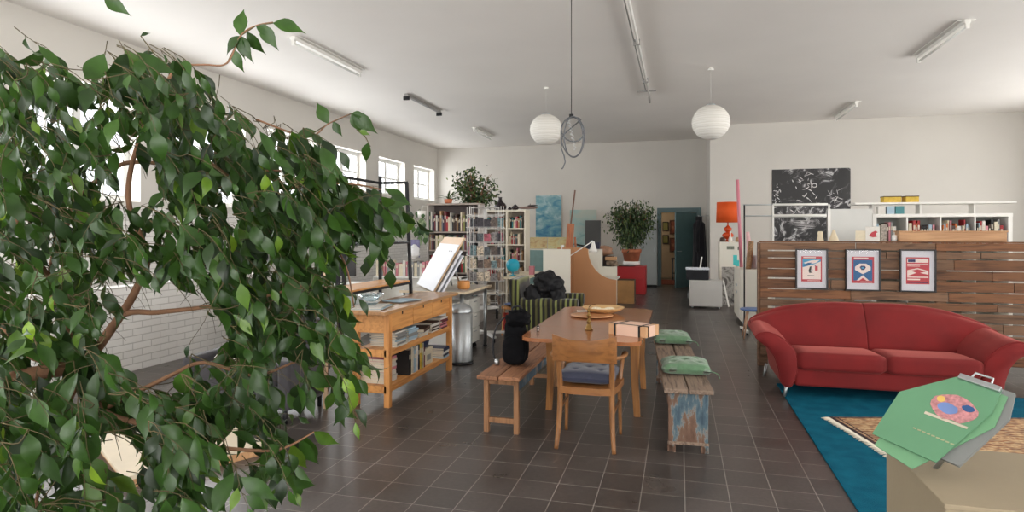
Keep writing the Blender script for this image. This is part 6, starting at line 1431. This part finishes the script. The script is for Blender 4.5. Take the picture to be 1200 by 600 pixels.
while cnt < 900 and tries < 12000:
    tries += 1
    px, py = rr.uniform(*xs_), rr.uniform(*ys_)
    if not inside(px, py, poly) or hole(px, py): continue
    if px < 110 and rr.random() < .35: continue
    near = 2.15 + .35*max(0, (px-200)/250)
    d = near+rr.uniform(-.45, .35)-(.2 if py > 430 else 0)
    p = B(px, py, d)
    # connect to nearest limb node
    q, r_ = min(nodes, key=lambda n_: (n_[0]-p).length)
    out = Vector((CT*.8, ST*.8, -.15))*rr.uniform(.2, 1)+Vector((rr.gauss(0, .35), rr.gauss(0, .35), rr.gauss(-.1, .25)))
    n = rr.randint(3, 6)
    if py < 200: out.z = min(out.z, -.15)
    start = p-out.normalized()*.05
    if (q-start).length > .35: 
        if rr.random() < .6: continue
    mid = q.lerp(start, .5)+Vector((rr.gauss(0, .015), rr.gauss(0, .015), -.01))
    if rr.random() < (.2 if py < 130 else .42): S_ = smooth_path([q, mid, start], 3); twigs.tube(S_, [.0017]*7, 5, cap=False)
    big = 1.15 if (py > 380 and px < 300) else 1.
    twig(start, out, n, .034, .112*big*d/2.1*rr.uniform(.8, 1.1), tb=.1 if rr.random() < .2 else 0)
    cnt += 1
def spray(pts, leaves):
    """hand-placed twig with leaves: pts (px,py,d); leaves (index, dx, dy, length, tint) in view terms"""
    P = [B(*q) for q in pts]; twigs.tube(P, .0022, 5, cap=False)
    for (i, dx, dy, L, tint) in leaves:
        f = int(i); p = P[f].lerp(P[min(f+1, len(P)-1)], i-f)
        d = Vector((CT*dx, ST*dx, -dy))+Vector((0, rr.uniform(-.2, .2), 0)); leafshape(fol, p, d, Vector((rr.gauss(0, .25), -1, .35)), L, L*.46, .35, .25, tint, 7)
spray([(266, 74, 2.2), (282, 42, 2.2), (300, 30, 2.2), (320, 27, 2.2)], [(1, 0, -1, .115, .55), (3, 1, .15, .12, .5), (1, -.8, .7, .095, .25), (1, -.1, 1, .09, .45), (1, .35, .8, .11, .3), (1.4, .5, .9, .1, .2), (2, .9, .45, .08, .35), (2.3, .7, 1, .11, .45), (.5, .3, .9, .09, .5)])
spray([(200, 80, 2.2), (180, 62, 2.2), (165, 42, 2.2)], [(2, .5, -.3, .035, .1), (1, -.8, .2, .08, .1), (0.5, -.5, .8, .09, .2)])
spray([(360, 160, 2.4), (385, 145, 2.4), (412, 133, 2.4)], [(1, -.5, -.9, .11, .5), (2, .9, .1, .06, .3), (2, .3, .7, .09, .45), (2, .8, .6, .13, .35), (1.2, .6, 1, .07, .3), (.4, -.7, .2, .1, .3), (.2, .9, .7, .07, .3)])
spray([(418, 152, 2.4), (428, 160, 2.4), (434, 172, 2.4)], [(1.6, -.3, .9, .09, .4), (.2, .8, .2, .05, .7)])
spray([(300, 528, 2.0), (335, 524, 2.0), (368, 506, 2.05)], [(2, .8, .5, .1, .65), (1.5, .5, .8, .11, .5), (1, -.3, 1, .1, .5), (1.2, .3, 1, .12, .8), (.5, -.4, 1, .11, .5), (1.7, .2, 1, .12, .4), (.7, .2, 1, .12, .4)])
spray([(446, 235, 2.45), (455, 245, 2.45), (462, 258, 2.45)], [(0, .8, .3, .1, .45), (1, .6, .7, .09, .3), (1, -.3, 1, .09, .35), (2, .3, 1, .09, .3), (.5, .9, -.1, .1, .5)])
spray([(380, 440, 2.4), (392, 460, 2.4), (400, 475, 2.4)], [(0, .8, .6, .1, .3), (1, -.5, .9, .09, .6), (1, .6, .8, .1, .3), (2, .7, .7, .09, .4), (2, .0, 1, .1, .5), (2, -.4, 1, .08, .4)])
spray([(112, -10, 2.1), (122, -2, 2.1)], [(1, .9, .55, .1, .4)])
fol.build('foliage', figleaf, t); twigs.build('twigs_foliage', mat('twig bark', srgb(82, 72, 44), .8, var=.3), t)
# two yellow-green leaves dropped on the workbench
for k, (x, y, rz_, lab) in enumerate(((-2.6, 5.08, .4, 'larger yellow-green fallen fig leaf near the front edge of the workbench'), (-2.55, 5.2, 1.2, 'smaller yellow-green fallen fig leaf beside the larger one on the workbench'))):
    b = MB(); b.tint = []; leafshape(b, Vector((0, 0, .004)), Vector((.3, 1, .05)), Vector((0, 0, 1)), .24-.08*k, .1-.03*k, .15, .15, 1., 5)
    o = b.build('fallen_leaf', figleaf, None, loc=(x, y, .865), rz=rz_); tag(o, lab, 'leaf')
